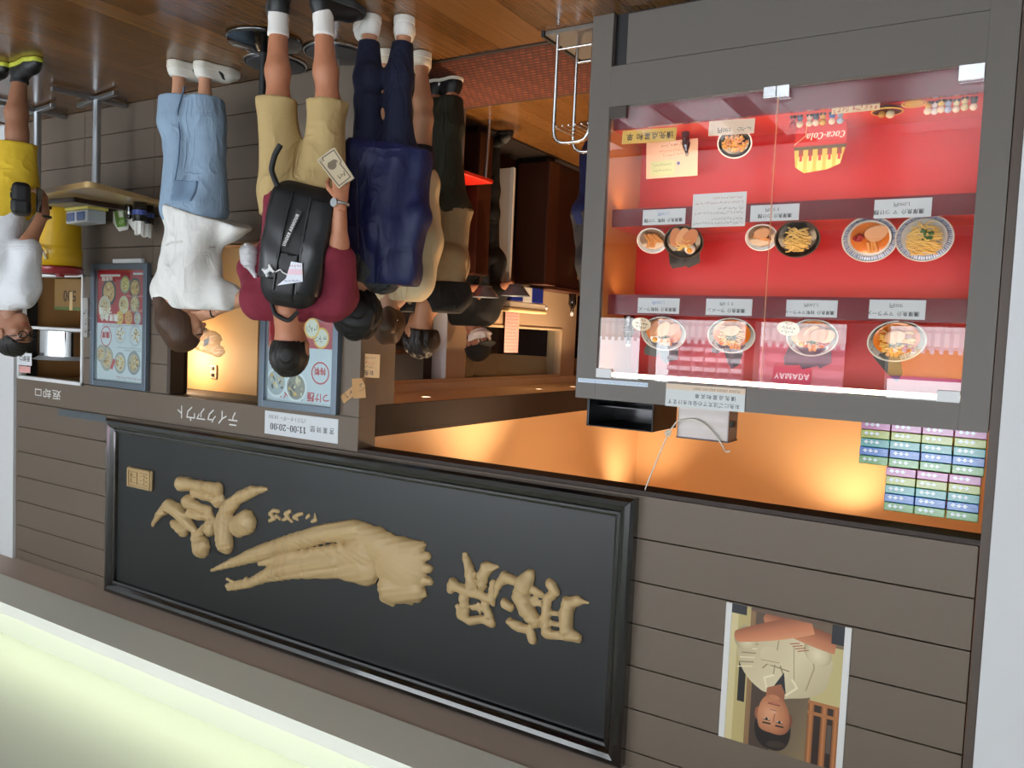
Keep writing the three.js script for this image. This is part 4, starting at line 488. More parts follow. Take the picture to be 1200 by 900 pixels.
function poster2(c, W, H) {
  poster(c, W, H); c.fillStyle = '#c9ced6'; c.fillRect(0, 0, W, H * .45); c.fillStyle = '#b51f28'; c.fillRect(0, H * .42, W, H * .2);
  c.strokeStyle = '#c03038'; c.lineWidth = 12; c.beginPath(); c.ellipse(W * .2, H * .24, W * .12, W * .11, 0, 0, 7); c.stroke(); ink(c, '特製', W * .12, H * .225, W * .08, '#b8242c', .14); ink(c, 'つけ麺 ラーメン', W * .06, H * .02, W * .1, '#b8242c', .12);
  for (const [x, y, r, f] of [[.55, .12, .16, '#8d8478'], [.85, .14, .16, '#a8b0b6']]) { c.fillStyle = '#e0e2e4'; c.beginPath(); c.arc(W * x, H * y, W * r, 0, 7); c.fill(); c.fillStyle = f; c.beginPath(); c.arc(W * x, H * y, W * r * .84, 0, 7); c.fill(); for (let k = 0; k < 16; k++) { c.fillStyle = ['#d8c9a8', '#b9a58a', '#5e564c', '#dba94e'][k % 4]; c.beginPath(); c.ellipse(W * x + rr(-.6, .6) * r * W, H * y + rr(-.5, .5) * r * W, rr(10, 34), rr(8, 16), rr(0, 3), 0, 7); c.fill(); } }
  for (const [x, y] of [[.2, .5], [.34, .57]]) { c.fillStyle = '#e8b23c'; c.beginPath(); c.arc(W * x, H * y, W * .11, 0, 7); c.fill(); c.fillStyle = '#d9d4c4'; c.beginPath(); c.arc(W * x, H * y, W * .09, 0, 7); c.fill(); ink(c, '味', W * x - 40, H * y - 40, 70, '#333', .1); scribble(c, W * x - 60, H * y - 30, 130, 40, '#333', .12); }
}
menuBoard('framed menu board behind the head of the man in the maroon shirt', 3.185, 3.815, 1.09, 1.942, poster2);
// two paper notices by the entrance post
{ const t = thing('notice_card', 'tan card with dark print hanging by the entrance post beside the menu board', 'notice', [3.06, 1.655, -.03]); t.rotation.y = -.25; part('card', new THREE.BoxGeometry(.215, .13, .002), print(384, 232, (c, W, H) => { c.fillStyle = '#c79a63'; c.fillRect(0, 0, W, H); ink(c, 'お先に注文', 60, 20, 52, '#4a3524', .12); scribble(c, 70, 90, 260, 26, '#5a4530', .12); scribble(c, 70, 130, 260, 26, '#a8402c', .12); scribble(c, 50, 185, 300, 18, '#5a4530', .12); }), t); }
{ const t = thing('folded_tag', 'tan folded paper tag taped at a slant to the corner of the entrance post', 'tag', [3.09, 1.80, .006]); part('slip', at(new THREE.BoxGeometry(.19, .05, .002), 0, 0, 0, 0, 0, .62), print(256, 64, (c) => { c.fillStyle = '#b58a58'; c.fillRect(0, 0, 256, 64); scribble(c, 20, 14, 220, 36, '#5a4026', .14); }), t); part('folded_wing', at(new THREE.BoxGeometry(.07, .11, .002), -.045, -.02, .002, 0, -.6, .1), mat(0xc19460, .7), t); }
// ---------------------------------------------------------------- takeaway window
struct('window_2', [bx(3.86, 4.70, .95, .965, -.16, .03)], mat(0x59483a, .5));
struct('wall_partition', [bx(4.45, 5.3, .0, 1.95, -.62, -.5), bx(3.07, 6.6, 1.955, 2.05, -1.3, -.14), bx(4.26, 4.47, 0, 1.95, -.72, -.58)], mat(0xc09a68, .7));
struct('wall_partition_2', [bx(3.7, 4.27, 0, 1.95, -1.5, -1.4)], mat(0x2e211a, .7));
{ const t = thing('light_switch', 'small white switch on the tan partition inside the takeaway window', 'switch', [4.90, 1.81, -.499]); part('plate', rbx(-.035, .035, -.05, .05, 0, .01, .004), beigeLight, t); part('toggle', rbx(-.012, .012, .012, .035, .01, .018, .002), blackMat, t); part('toggle', rbx(-.012, .012, -.035, -.012, .01, .018, .002), blackMat, t); }
{ const t = thing('hanging_bag', 'crumpled clear plastic bag with a white card hanging in the takeaway window', 'bag', [4.385, 1.59, -.06]); const f = blend([cone([-.09, .05, 0], [.08, .0, .02], .035, .05), cone([-.05, -.03, .01], [.06, -.08, 0], .045, .02)], .05); part('film', mesh((x, y, z) => f(x, y, z) + .008 * Math.sin(60 * x + 20 * Math.sin(40 * y)) * Math.sin(50 * z + 30 * y), [-.17, -.14, -.09], [.17, .13, .11], .008), new THREE.MeshPhysicalMaterial({ color: 0xdfe0de, roughness: .2, transmission: .8, thickness: 0 }), t); part('card', at(new THREE.BoxGeometry(.06, .05, .002), 0, -.01, .03, .3, .2, .3), paper, t); part('tie', at(new THREE.TorusGeometry(.012, .004, 8, 16), .04, -.085, .01), blackMat, t); }
{ const t = thing('cardboard_box', 'small tan box on the takeaway counter behind the woman in the white blouse', 'box', [3.93, .966, -.06]); part('carton', rbx(-.07, .07, 0, .06, -.06, .06, .003), mat(0xa9875f, .7), t); part('flap', at(bx(-.07, .07, 0, .002, -.06, .06), 0, .062, 0, .1), mat(0xb3906a, .7), t); }
for (const [i, x, ry, c, l] of [[0, 4.0, .4, 0x9c6a3a, 'brown paper envelope lying on the takeaway counter'], [1, 4.12, -.3, 0xc08f62, 'pale tan envelope lying on the takeaway counter']]) { const t = thing('envelope', l, 'envelope', [x, .967 + i * .006, -.06]); t.rotation.y = ry; part('sleeve', rbx(-.13, .13, 0, .005, -.05, .05, .002), mat(c, .7), t); part('flap', at(bx(-.05, .05, 0, .001, -.05, .05), .08, .006, 0), mat(c, .8), t); }
{ const t = thing('canister', 'dark lidded canister on the rack inside the takeaway window', 'canister', [4.02, 1.62, -.9]); part('body', cyl(.05, .05, .16, 0, 0, 0), mat(0x3a3028, .4), t); part('lid', cyl(.054, .05, .03, 0, .16, 0), mat(0x6a5a48, .4), t); }
struct('shelf', [bx(3.7, 4.26, 1.59, 1.62, -1.35, -.75)], darkWood2);
// ---------------------------------------------------------------- return hatch with white frame
struct('window_3', [rbx(5.70, 5.722, 1.15, 1.955, -.05, .012, .002), rbx(6.56, 6.585, 1.15, 1.955, -.05, .012, .002), rbx(5.70, 6.585, 1.93, 1.955, -.05, .012, .002), rbx(5.70, 6.585, 1.15, 1.17, -.05, .012, .002)], white);
struct('hatch_shelf', bx(5.722, 6.56, 1.545, 1.565, -.5, .004), white);
struct('wall_hatch', [bx(5.6, 6.7, 1.0, 2.0, -.56, -.52), bx(5.6, 5.7, 1, 2, -.52, -.14), bx(6.6, 6.7, 1, 2, -.52, -.14), bx(5.6, 6.7, 1.0, 1.16, -.52, -.14)], mat(0xa57a4a, .6));
{ const t = thing('stock_pot', 'shiny steel pot with a wide flat rim in the upper half of the return hatch', 'pot', [6.33, 1.566, -.24]); part('body', lathe([[0, 0], [.19, 0], [.195, .01], [.195, .2], [.19, .2], [.185, .015], [0, .012]], 48), mat(0xe2e4e6, .08, { metalness: 1 }), t); part('rim', lathe([[.19, .2], [.235, .225], [.238, .231], [.19, .215]], 48), alu, t); }
{ const t = thing('carton', 'brown printed carton standing in the lower half of the return hatch', 'box', [6.18, 1.17, -.3]); part('box', at(new THREE.BoxGeometry(.46, .24, .24), 0, .12, 0), print(256, 128, (c) => { c.fillStyle = '#8a6a3c'; c.fillRect(0, 0, 256, 128); c.font = 'bold 60px sans-serif'; c.fillStyle = '#3a2c1c'; c.fillText('500', 90, 80); c.fillStyle = '#5b6a3a'; c.fillRect(0, 0, 256, 14); }), t); part('tape', bx(-.02, .02, .1, .2405, .1195, .1215), mat(0xc7ab7c, .4), t); }
{ const t = thing('note_paper', 'white handwritten note taped at the top corner of the return hatch', 'notice', [6.465, 1.80, .014]); part('sheet', new THREE.BoxGeometry(.2, .095, .002), print(256, 128, (c) => { c.fillStyle = '#d8dbe0'; c.fillRect(0, 0, 256, 128); ink(c, '返却口', 30, 40, 60, '#222', .12); }), t); part('pink_slip', at(bx(-.08, .08, 0, .05, 0, .002), 0, .055, -.002), pinkPaper, t); }
{ const t = thing('latch_plate', 'grey printed latch plate on the white frame of the return hatch', 'latch', [5.66, 1.46, .003]); part('plate', at(new THREE.BoxGeometry(.06, .28, .014), 0, 0, .007), print(64, 256, (c) => { c.fillStyle = '#a2a19d'; c.fillRect(0, 0, 64, 256); scribble(c, 10, 20, 50, 34, '#44474c', .16); scribble(c, 10, 80, 50, 34, '#44474c', .16); scribble(c, 10, 140, 50, 34, '#44474c', .16); }), t); for (const y of [-.05, .05]) part('screw', at(new THREE.SphereGeometry(.009, 10, 8), -.055, y + .05, .004), chrome, t); }
// ---------------------------------------------------------------- table by the wall and what stands on it
{
  const t = thing('side_table', 'light wood table on two steel cross-foot columns by the brown wall', 'table', [5.5, 0, .2]);
  const s = new THREE.Shape(); s.moveTo(-.93, .47); s.quadraticCurveTo(-.98, .47, -.965, .42); s.lineTo(-.76, -.17); s.lineTo(1.0, -.17); s.lineTo(1.0, .25); s.closePath();
  const g = new THREE.ExtrudeGeometry(s, { depth: .026, bevelEnabled: true, bevelSize: .004, bevelThickness: .004, bevelSegments: 2 }); g.rotateX(Math.PI / 2); g.translate(0, .714, 0);
  part('tabletop', metric(g), mat(0xffffff, .32, { map: (() => { const m = woodTex('#b89a68', '#8f6f42', 512, 512, 160); m.wrapS = m.wrapT = THREE.RepeatWrapping; return m; })(), clearcoat: .4 }), t, 'pale wood top');
  for (const x of [-.26, .46]) {
    const c = part('column', cyl(.026, .026, .66, x, .025, 0, 20), steel, t);
    for (const [a, fl] of [[.15, .28], [.15 + Math.PI / 2, .19], [.15 + Math.PI, .28], [.15 - Math.PI / 2, .28]]) part('foot', at(at(rbx(0, fl, .006, .034, -.018, .018, .006), 0, 0, 0, 0, 0, .02), x, 0, 0, 0, 0, 0).applyMatrix4(new THREE.Matrix4().makeTranslation(x, 0, 0).multiply(new THREE.Matrix4().makeRotationY(a)).multiply(new THREE.Matrix4().makeTranslation(-x, 0, 0))), steel, c);
    part('plate', rbx(x - .12, x + .12, .676, .684, -.12, .12, .002), blackMat, t);
  }
}
{ const t = thing('serving_tray', 'dark wooden serving tray on the side table', 'tray', [5.28, .718, .3]); part('base', rbx(-.27, .27, 0, .01, -.17, .17, .004), mat(0x8a8078, .4), t); part('rim', [rbx(-.28, .28, 0, .03, .16, .18, .004), rbx(-.28, .28, 0, .03, -.18, -.16, .004), rbx(-.28, -.26, 0, .03, -.18, .18, .004), rbx(.26, .28, 0, .03, -.18, .18, .004)], mat(0x2a1410, .3, { clearcoat: .6 }), t, 'dark lacquered rim'); }
{ const t = thing('cup_rack', 'grey rack of three blue cups behind the tray on the side table', 'rack', [5.42, .75, .2]); t.rotation.y = .1; part('rack_body', rbx(-.24, .24, 0, .085, -.06, .06, .01), mat(0xb9bec4, .4), t); for (let k = 0; k < 3; k++) part('blue_cup', rbx(-.2 + k * .145, -.09 + k * .145, .014, .072, .05, .068, .012), mat(0x3f5f96, .25, { clearcoat: .6 }), t); part('yellow_base', rbx(-.25, .25, -.02, 0, -.07, .07, .004), mat(0xd8cc6a, .5), t); }
{ const t = thing('drink_cooler', 'yellow ribbed drink cooler with a red lid and white handle on the side table', 'cooler', [5.62, .718, .22]); const y = mat(0xe0b312, .4, { clearcoat: .2 }); const pr = [[0, 0], [.125, 0], [.132, .01], [.132, .09], [.128, .1]]; for (let k = 0; k < 9; k++) pr.push([.132, .105 + k * .018], [.128, .114 + k * .018]); pr.push([.132, .27], [.136, .29], [.134, .4], [0, .4]); part('body', lathe(pr, 48), y, t); const l = part('lid', lathe([[0, .4], [.138, .4], [.142, .41], [.138, .44], [.11, .455], [.06, .45], [0, .452]], 40), mat(0x9c1f2c, .35, { clearcoat: .4 }), t); part('knob', cyl(.03, .025, .02, 0, .45, 0), mat(0x8a1a26, .4), l); const h = part('handle', tube([[-.06, .36, 0], [-.06, .3, .03], [-.04, .28, .04], [.04, .28, .04], [.06, .3, .03], [.06, .36, 0]], .008, 30), mat(0xd8d4c4, .4), t, 'white bail handle'); h.position.z = .128; part('spout', rod([.0, .05, .13], [0, .05, .17], .014), mat(0xc8c4b8, .4), t); }
{ const t = thing('menu_stand', 'green and white table menu card standing on the side table', 'menu card', [5.12, .718, .12]); t.rotation.y = .2; part('card', at(at(new THREE.BoxGeometry(.14, .13, .004), 0, .065, 0), 0, 0, 0, -.2), print(128, 128, (c) => { c.fillStyle = '#6f9c3c'; c.fillRect(0, 0, 128, 128); c.fillStyle = '#d9dccf'; c.fillRect(10, 60, 60, 40); scribble(c, 20, 20, 80, 20, '#e4ecd0', .2); }), t); part('foot', rbx(-.075, .075, 0, .012, -.03, .03, .003), mat(0x88a05a, .5), t); }
for (const [x, z, l] of [[5.17, .06, 'folded white napkin leaning behind the green menu card'], [4.98, .08, 'folded white napkin leaning beside the dark canisters']]) { const t = thing('napkin', l, 'napkin', [x, .718, z]); const s = new THREE.Shape(); s.moveTo(-.08, 0); s.lineTo(.07, .0); s.lineTo(.09, .09); s.lineTo(.03, .15); s.lineTo(-.07, .14); s.closePath(); for (const k of [0, 1]) part('fold', at(new THREE.ExtrudeGeometry(s, { depth: .002, bevelEnabled: false }), 0, 0, k * .014, k ? -.12 : -.05), paper, t); }
for (const [x, z, l, c] of [[4.83, .1, 'black canister of white wrapped chopsticks nearest the wall on the side table', 0x101114], [4.76, .2, 'black canister of white wrapped chopsticks by the table corner', 0x15161a]]) { const t = thing('chopstick_canister', l, 'canister', [x, .718, z]); part('canister_body', lathe([[0, 0], [.04, 0], [.042, .12], [.038, .12], [.036, .006], [0, .006]], 28), mat(c, .25, { clearcoat: .6 }), t); part('band', cyl(.0425, .0425, .03, 0, .05, 0), mat(0x4a5aa0, .3), t); for (let k = 0; k < 7; k++) { const a = k * .9, q = k ? .022 : 0; part('chopstick_pack', at(rbx(-.011, .011, .01, .2 + .004 * (k % 3), -.004, .004, .002), Math.cos(a) * q, 0, Math.sin(a) * q, 0, a, 0), paper, t); } }
{ const t = thing('pepper_mill', 'small dark pepper mill with a steel collar on the side table', 'pepper mill', [4.93, .718, .16]); part('body', lathe([[0, 0], [.024, 0], [.026, .02], [.02, .05], [.02, .07], [0, .07]], 24), blackGloss, t); part('collar', cyl(.022, .022, .02, 0, .045, 0), chrome, t); part('cap', at(new THREE.SphereGeometry(.02, 16, 10), 0, .075, 0), blackGloss, t); }
// ---------------------------------------------------------------- round bases on the floor behind the customers
{ const t = thing('pedestal_base', 'round black pedestal base with a short post behind the man in tan shorts', 'stand', [3.36, 0, .45]); part('base_disc', lathe([[0, 0], [.185, 0], [.19, .01], [.18, .025], [.06, .05], [.04, .07], [0, .07]], 56), blackGloss, t); part('post', cyl(.022, .022, .34, 0, .065, 0, 18), blackMat, t); part('knob', at(new THREE.SphereGeometry(.026, 16, 12), 0, .41, 0), blackMat, t); }
for (const [x, z, l] of [[3.59, .17, 'round grey pedestal base with a chrome edge next to the black base by the wall'], [3.15, .15, 'round grey pedestal base with a chrome edge nearest the shop entrance']]) { const t = thing('pedestal_base', l, 'stand', [x, 0, z]); part('base_disc', lathe([[0, .012], [.165, .012], [.14, .024], [.05, .034], [0, .036]], 56), mat(0x55565a, .35, { metalness: .5 }), t); part('edge', lathe([[0, 0], [.17, 0], [.174, .006], [.168, .013], [0, .013]], 56), chrome, t, 'chrome edge'); part('post', cyl(.02, .02, .3, 0, .03, 0, 18), steel, t); }
{ // umbrella rack
  const t = thing('umbrella_rack', 'chrome tube rack standing beside the display case in the entrance', 'rack', [1.845, 0, -.08]);
  for (const z of [0, -.2]) { part('hoop', tube([[-.095, .0, z], [-.095, .3, z], [-.095, .47, z], [-.07, .52, z], [-.03, .53, z], [.04, .53, z], [.078, .515, z], [.095, .47, z], [.095, .3, z], [.095, 0, z]], .009, 70), chrome, t); part('low_bar', rod([-.095, .09, z], [.095, .09, z], .006), chrome, t); }
  for (let k = 0; k < 6; k++) part('wire', rod([-.085 + k * .034, .45, 0], [-.085 + k * .034, .45, -.2], .0035), chrome, t); part('side_wire', [rod([-.095, .45, 0], [-.095, .45, -.2], .005), rod([.095, .45, 0], [.095, .45, -.2], .005)], chrome, t);
  part('drip_tray', [rbx(-.1, .16, 0, .02, -.36, .02, .004)], mat(0x6b655e, .5), t); part('tray_edge', [bx(.155, .17, 0, .03, -.38, .03), bx(-.1, .17, 0, .03, -.39, -.375)], blackMat, t);
}
// ---------------------------------------------------------------- inside the shop
for (const [z0, z1, l, e] of [[-1.50, -1.34, 'dark brown counter divider panel nearest the shop entrance', .345], [-2.50, -2.33, 'dark brown counter divider panel deeper in the shop', .285]]) { const t = thing('counter_divider', l, 'divider', [3.24, 0, (z0 + z1) / 2]); const d = (z1 - z0) / 2; part('panel', rbx(0, e, .06, 1.02, -d, d, .004), darkWood, t); part('end_panel', rbx(-.012, 0, .06, 1.02, -d, d, .003), darkWood2, t); part('toe_kick', bx(.03, e - .02, 0, .06, -d + .02, d - .02), blackMat, t); part('top', rbx(-.015, e + .01, 1.02, 1.036, -d - .005, d + .005, .003), darkWood2, t); }
{ const t = thing('counter_shelf', 'dark brown counter top running along the kitchen wall', 'counter', [3.4, 1.03, -2.9]); part('top', rbx(-.1, .1, 0, .03, -1.0, .35, .004), darkWood2, t); part('front', bx(-.09, .09, -1.03, 0, -1.0, .3), darkWood, t); }
{ const t = thing('door_panel', 'narrow off-white upright panel between the counter dividers', 'panel', [3.505, .14, -2.12]); part('board', rbx(-.08, .085, 0, .93, -.015, .015, .003), mat(0xcfc6be, .6), t); part('edge_strip', rbx(-.085, -.055, 0, .93, .0155, .022, .001), white, t); part('hook', rbx(-.03, -.01, .78, .81, .0155, .03, .002), blackMat, t); }
{ const t = thing('red_chair', 'red plastic chair back behind the man in the taupe shirt', 'chair', [3.28, 0, -1.15]); const r = mat(0xc8281a, .35, { clearcoat: .3 }); part('seat', rbx(-.19, .17, .40, .43, -.17, .17, .01), r, t); part('backrest', [rbx(.13, .17, .55, .9, -.16, .16, .01), rbx(-.0, .17, .86, .9, -.17, .17, .01)], r, t); for (const [a, b] of [[-1, -1], [-1, 1], [1, -1], [1, 1]]) part('leg', rod([a * .15, 0, b * .15], [a * .14, .41, b * .14], .012), steel, t); part('back_post', [rod([.16, .4, -.13], [.16, .88, -.13], .01), rod([.16, .4, .13], [.16, .88, .13], .01)], steel, t); }
{ const t = thing('drinking_glass', 'tall clear drinking glass on the counter beside the staff member', 'glass', [3.2, 1.04, -1.42]); part('glass_wall', lathe([[.02, 0], [.036, 0], [.042, .13], [.0395, .13], [.0335, .006], [0, .006]], 32), thinGlass, t); part('foot', lathe([[0, 0], [.03, 0], [.03, .01], [0, .012]], 24), thinGlass, t); }
{ const t = thing('poster_slip', 'pink strip of printed orders hanging on the kitchen window', 'notice', [3.575, 1.42, -2.42]); t.rotation.y = -Math.PI / 2; part('sheet', new THREE.BoxGeometry(.22, .36, .002), print(128, 220, (c) => { c.fillStyle = '#d8a6a0'; c.fillRect(0, 0, 128, 220); for (let k = 0; k < 12; k++) scribble(c, 10, 12 + k * 17, 110, 9, '#6a4a5a', .14); }), t); }
{ const t = thing('paper_roll_box', 'blue and white box on the counter below the kitchen window', 'box', [3.42, 1.06, -2.3]); part('box', rbx(-.06, .06, 0, .12, -.25, .25, .004), mat(0x1d2f8c, .35), t); part('band', rbx(-.062, .062, .005, .122, -.06, .08, .002), white, t); }
{ const t = thing('receipt_printer', 'cream printer with a rounded lid on top of the blue box', 'printer', [3.42, 1.182, -2.32]); part('body', rbx(-.06, .06, 0, .05, -.28, .28, .012), mat(0xd8cdb8, .4), t); part('lid', rbx(-.065, .065, .05, .085, -.3, .3, .015), mat(0xd9bf8a, .4), t); part('knob', at(new THREE.SphereGeometry(.02, 14, 10), -.05, .03, -.29), white, t); }
{ const t = thing('sauce_bottle', 'dark sauce bottle on the far end of the counter', 'bottle', [3.4, 1.06, -3.15]); part('body', lathe([[0, 0], [.035, 0], [.037, .09], [.015, .13], [.013, .17], [0, .17]], 24), blackGloss, t); part('cap', cyl(.016, .014, .03, 0, .17, 0), white, t); }
{ const t = thing('cup', 'small blue cup at the far end of the counter', 'cup', [3.38, 1.06, -3.35]); part('cup_wall', lathe([[0, 0], [.028, 0], [.036, .08], [.033, .08], [.026, .006], [0, .006]], 24), mat(0x33505f, .3), t); part('handle', at(new THREE.TorusGeometry(.022, .005, 8, 18), -.04, .042, 0), mat(0x33505f, .3), t); }
{ const t = thing('cutlery_rack', 'brass lit rack of cutlery under the far end of the counter', 'rack', [3.285, .72, -3.25]); part('back', rbx(-.005, .0, 0, .22, -.25, .25, .001), mat(0xb98a4a, .35, { metalness: .6 }), t); for (let k = 0; k < 9; k++) part('slot', rbx(-.02, -.005, .02, .2, -.23 + k * .055, -.195 + k * .055, .003), mat([0xd9b070, 0x6a4a26][k % 2], .3, { metalness: .7 }), t); part('rail', rod([-.03, .01, -.25], [-.03, .01, .25], .006), chrome, t); }
[[3.22, -.35], [3.24, -.85], [3.25, -2.35], [3.25, -2.95]].forEach(([x, z], i) => { const t = thing('downlight', `small round downlight in the soffit, ${['first', 'second', 'third', 'fourth'][i]} from the entrance post`, 'light', [x, 1.885, z], 'downlights in the soffit'); part('ring', at(new THREE.TorusGeometry(.038, .006, 8, 28), 0, -.001, 0, Math.PI / 2), beigeLight, t); part('lens', cyl(.034, .034, .004, 0, -.004, 0), lamp(WARM2, 4), t); spot(WARM2, 2.4, [x, 1.872, z], [x + .1, 0, z], 1.25, .8); });
[[.95, -3.62], [2.6, -3.6], [2.5, -1.2], [2.3, -2.9]].forEach(([x, z], i) => { const t = thing('ceiling_spot', `round ceiling lamp inside the shop, ${['by the far wall behind the case', 'in the far corner', 'above the entrance', 'above the inner floor'][i]}`, 'light', [x, 2.96, z]); part('can', cyl(.06, .06, .05, 0, -.01, 0), blackMat, t); part('lens', cyl(.05, .05, .004, 0, -.014, 0), lamp(WARM, 6), t); });
{ const t = thing('pendant_bulb', 'bare warm bulb hanging above the inner floor behind the shop sign', 'light', [1.5, 2.76, -1.9]); part('globe', at(new THREE.SphereGeometry(.05, 20, 14), 0, 0, 0), lamp(WARM, 5), t); part('flex', rod([0, .05, 0], [0, .24, 0], .004), blackMat, t); }
{ // kitchen equipment seen through the openings
  const t = thing('kitchen_shelf', 'steel kitchen rack with pans behind the wide kitchen opening', 'rack', [4.6, 0, -1.2]); for (const y of [.6, 1.1, 1.5, 1.75]) part('shelf_board', rbx(-.35, .35, y, y + .02, -.5, .5, .004), steel, t); for (const [a, b] of [[-1, -1], [1, -1], [-1, 1], [1, 1]]) part('post', rod([a * .33, 0, b * .48], [a * .33, 1.9, b * .48], .014), steel, t);
  [['wide steel pan', 1.525, .16, -.2], ['dark steel pan', 1.525, .13, .2], ['brass rimmed pan', 1.125, .17, 0]].forEach(([l, y, r, z]) => { const p = thing('pan', l + ' on the kitchen rack', 'pan', [4.45, y, -1.2 + z]); part('body', lathe([[0, 0], [r * .85, 0], [r, .1], [r * .97, .1], [r * .82, .01], [0, .01]], 30), l[0] === 'd' ? blackMat : steel, p); part('handle', rod([-r, .08, 0], [-r - .1, .1, 0], .008), blackMat, p); });
  const f = thing('steel_fridge', 'tall steel refrigerator standing behind the glass kitchen window', 'refrigerator', [4.7, 0, -2.9]); part('body', rbx(-.35, .35, .08, 1.85, -.5, .5, .008), mat(0x6c6a66, .35, { metalness: .6 }), f); for (const z of [-.25, .25]) { const d = part('door', rbx(-.375, -.352, .1, 1.83, z - .24, z + .24, .006), mat(0x7b7872, .3, { metalness: .7 }), f); part('handle', rod([-.4, .8, z * .3], [-.4, 1.2, z * .3], .01), chrome, d); } part('foot', [cyl(.03, .03, .08, -.3, 0, -.4), cyl(.03, .03, .08, -.3, 0, .4)], blackMat, f);
  bulb(WARM2, .1, [4.1, 1.84, -1.1]); const b = thing('kitchen_lamp', 'small round lamp under the kitchen ceiling behind the wide opening', 'light', [4.1, 1.84, -1.1]); part('globe', at(new THREE.SphereGeometry(.05, 18, 12), 0, 0, 0), lamp(WARM2, 4), b); part('stem', rod([0, .05, 0], [0, .11, 0], .008), steel, b);
   bulb(WARM2, .8, [5.05, 1.72, -.32]); const d = thing('takeaway_lamp', 'small round lamp above the takeaway window counter', 'light', [5.05, 1.72, -.32]); part('globe', at(new THREE.SphereGeometry(.04, 18, 12), 0, 0, 0), lamp(WARM2, 4), d); part('stem', rod([0, .04, 0], [0, .235, 0], .008), steel, d);
}
// ---------------------------------------------------------------- outdoors in front of the hall: it lights the front and is mirrored in the case glass
struct('ground', bx(-120, 220, -.3, -.05, 8.2, 330), mat(0xdedcd8, .9));
{ const t = thing('road_markings', 'white zebra crossing bars on the road outside the hall', 'road marking', [9, -.05, 20]); for (let k = 0; k < 26; k++) part('bar', at(new THREE.BoxGeometry(.5, .01, 7), -8 + k * 1.1, .005, 0, 0, .5), mat(0xe0e0e0, .8), t); }
{ const t = thing('outdoor_fence', 'white slatted fence outside the hall', 'fence', [6, 0, 40]); for (let k = 0; k < 60; k++) part('slat', bx(-8 + k * .4, -7.82 + k * .4, 0, 1.5, -.03, .03), mat(0xdedede, .7), t); part('rail', [bx(-8, 16, 1.2, 1.3, -.05, .05), bx(-8, 16, .4, .5, -.05, .05)], mat(0xcfcfcf, .7), t); }
{ // apartment block with balconies, the shop block with its name board
  const a = thing('apartment_building', 'tall pale apartment building with rows of balconies far outside', 'building', [80, 0, 240]); part('wall', bx(-12, 12, 0, 40, 0, 14), mat(0xb88a98, .8), a);
  for (let y = 0; y < 9; y++) for (let x = 0; x < 6; x++) { const b = part('balcony', [bx(-11.5 + x * 4, -8 + x * 4, 3 + y * 3, 4.1 + y * 3, -1.5, -1.3), bx(-11.5 + x * 4, -8 + x * 4, 2.8 + y * 3, 3 + y * 3, -1.5, 0)], mat(0xe2cfd4, .8), a); part('window', bx(-11 + x * 4, -8.5 + x * 4, 3.1 + y * 3, 5.3 + y * 3, -.1, -.02), mat(0x6a4a58, .3), b); }
  const b = thing('shop_building', 'wide pink shop building with a name board far outside', 'building', [52, 0, 238]); part('wall', bx(-15, 15, 0, 34, 0, 12), mat(0xc890a0, .8), b);
  for (let y = 0; y < 8; y++) part('window', bx(-14, 14, 2 + y * 4, 3.6 + y * 4, -.1, 0), mat(0x9a6a7a, .4), b);
  part('name_board', bx(-3.5, 7, 7.2, 12.4, -.6, -.1), mat(0xa01a58, .6), b);
  const p = part('name_board_face', at(new THREE.PlaneGeometry(10.4, 5.1), 1.75, 9.8, -.62, 0, Math.PI), print(512, 256, (c) => { c.fillStyle = '#a01a58'; c.fillRect(0, 0, 512, 256); c.fillStyle = '#fff'; c.font = 'bold 116px sans-serif'; c.fillText('YAMADA', 18, 165); }), b);
  const o = thing('orange_hall', 'low sand coloured hall far outside', 'building', [18, 0, 236]); part('wall', bx(-12, 14, 0, 8, 0, 12), mat(0xd9a04a, .8), o); part('roof', bx(-12.5, 14.5, 8, 8.8, -.5, 12.5), mat(0x9a4a8a, .8), o);
}
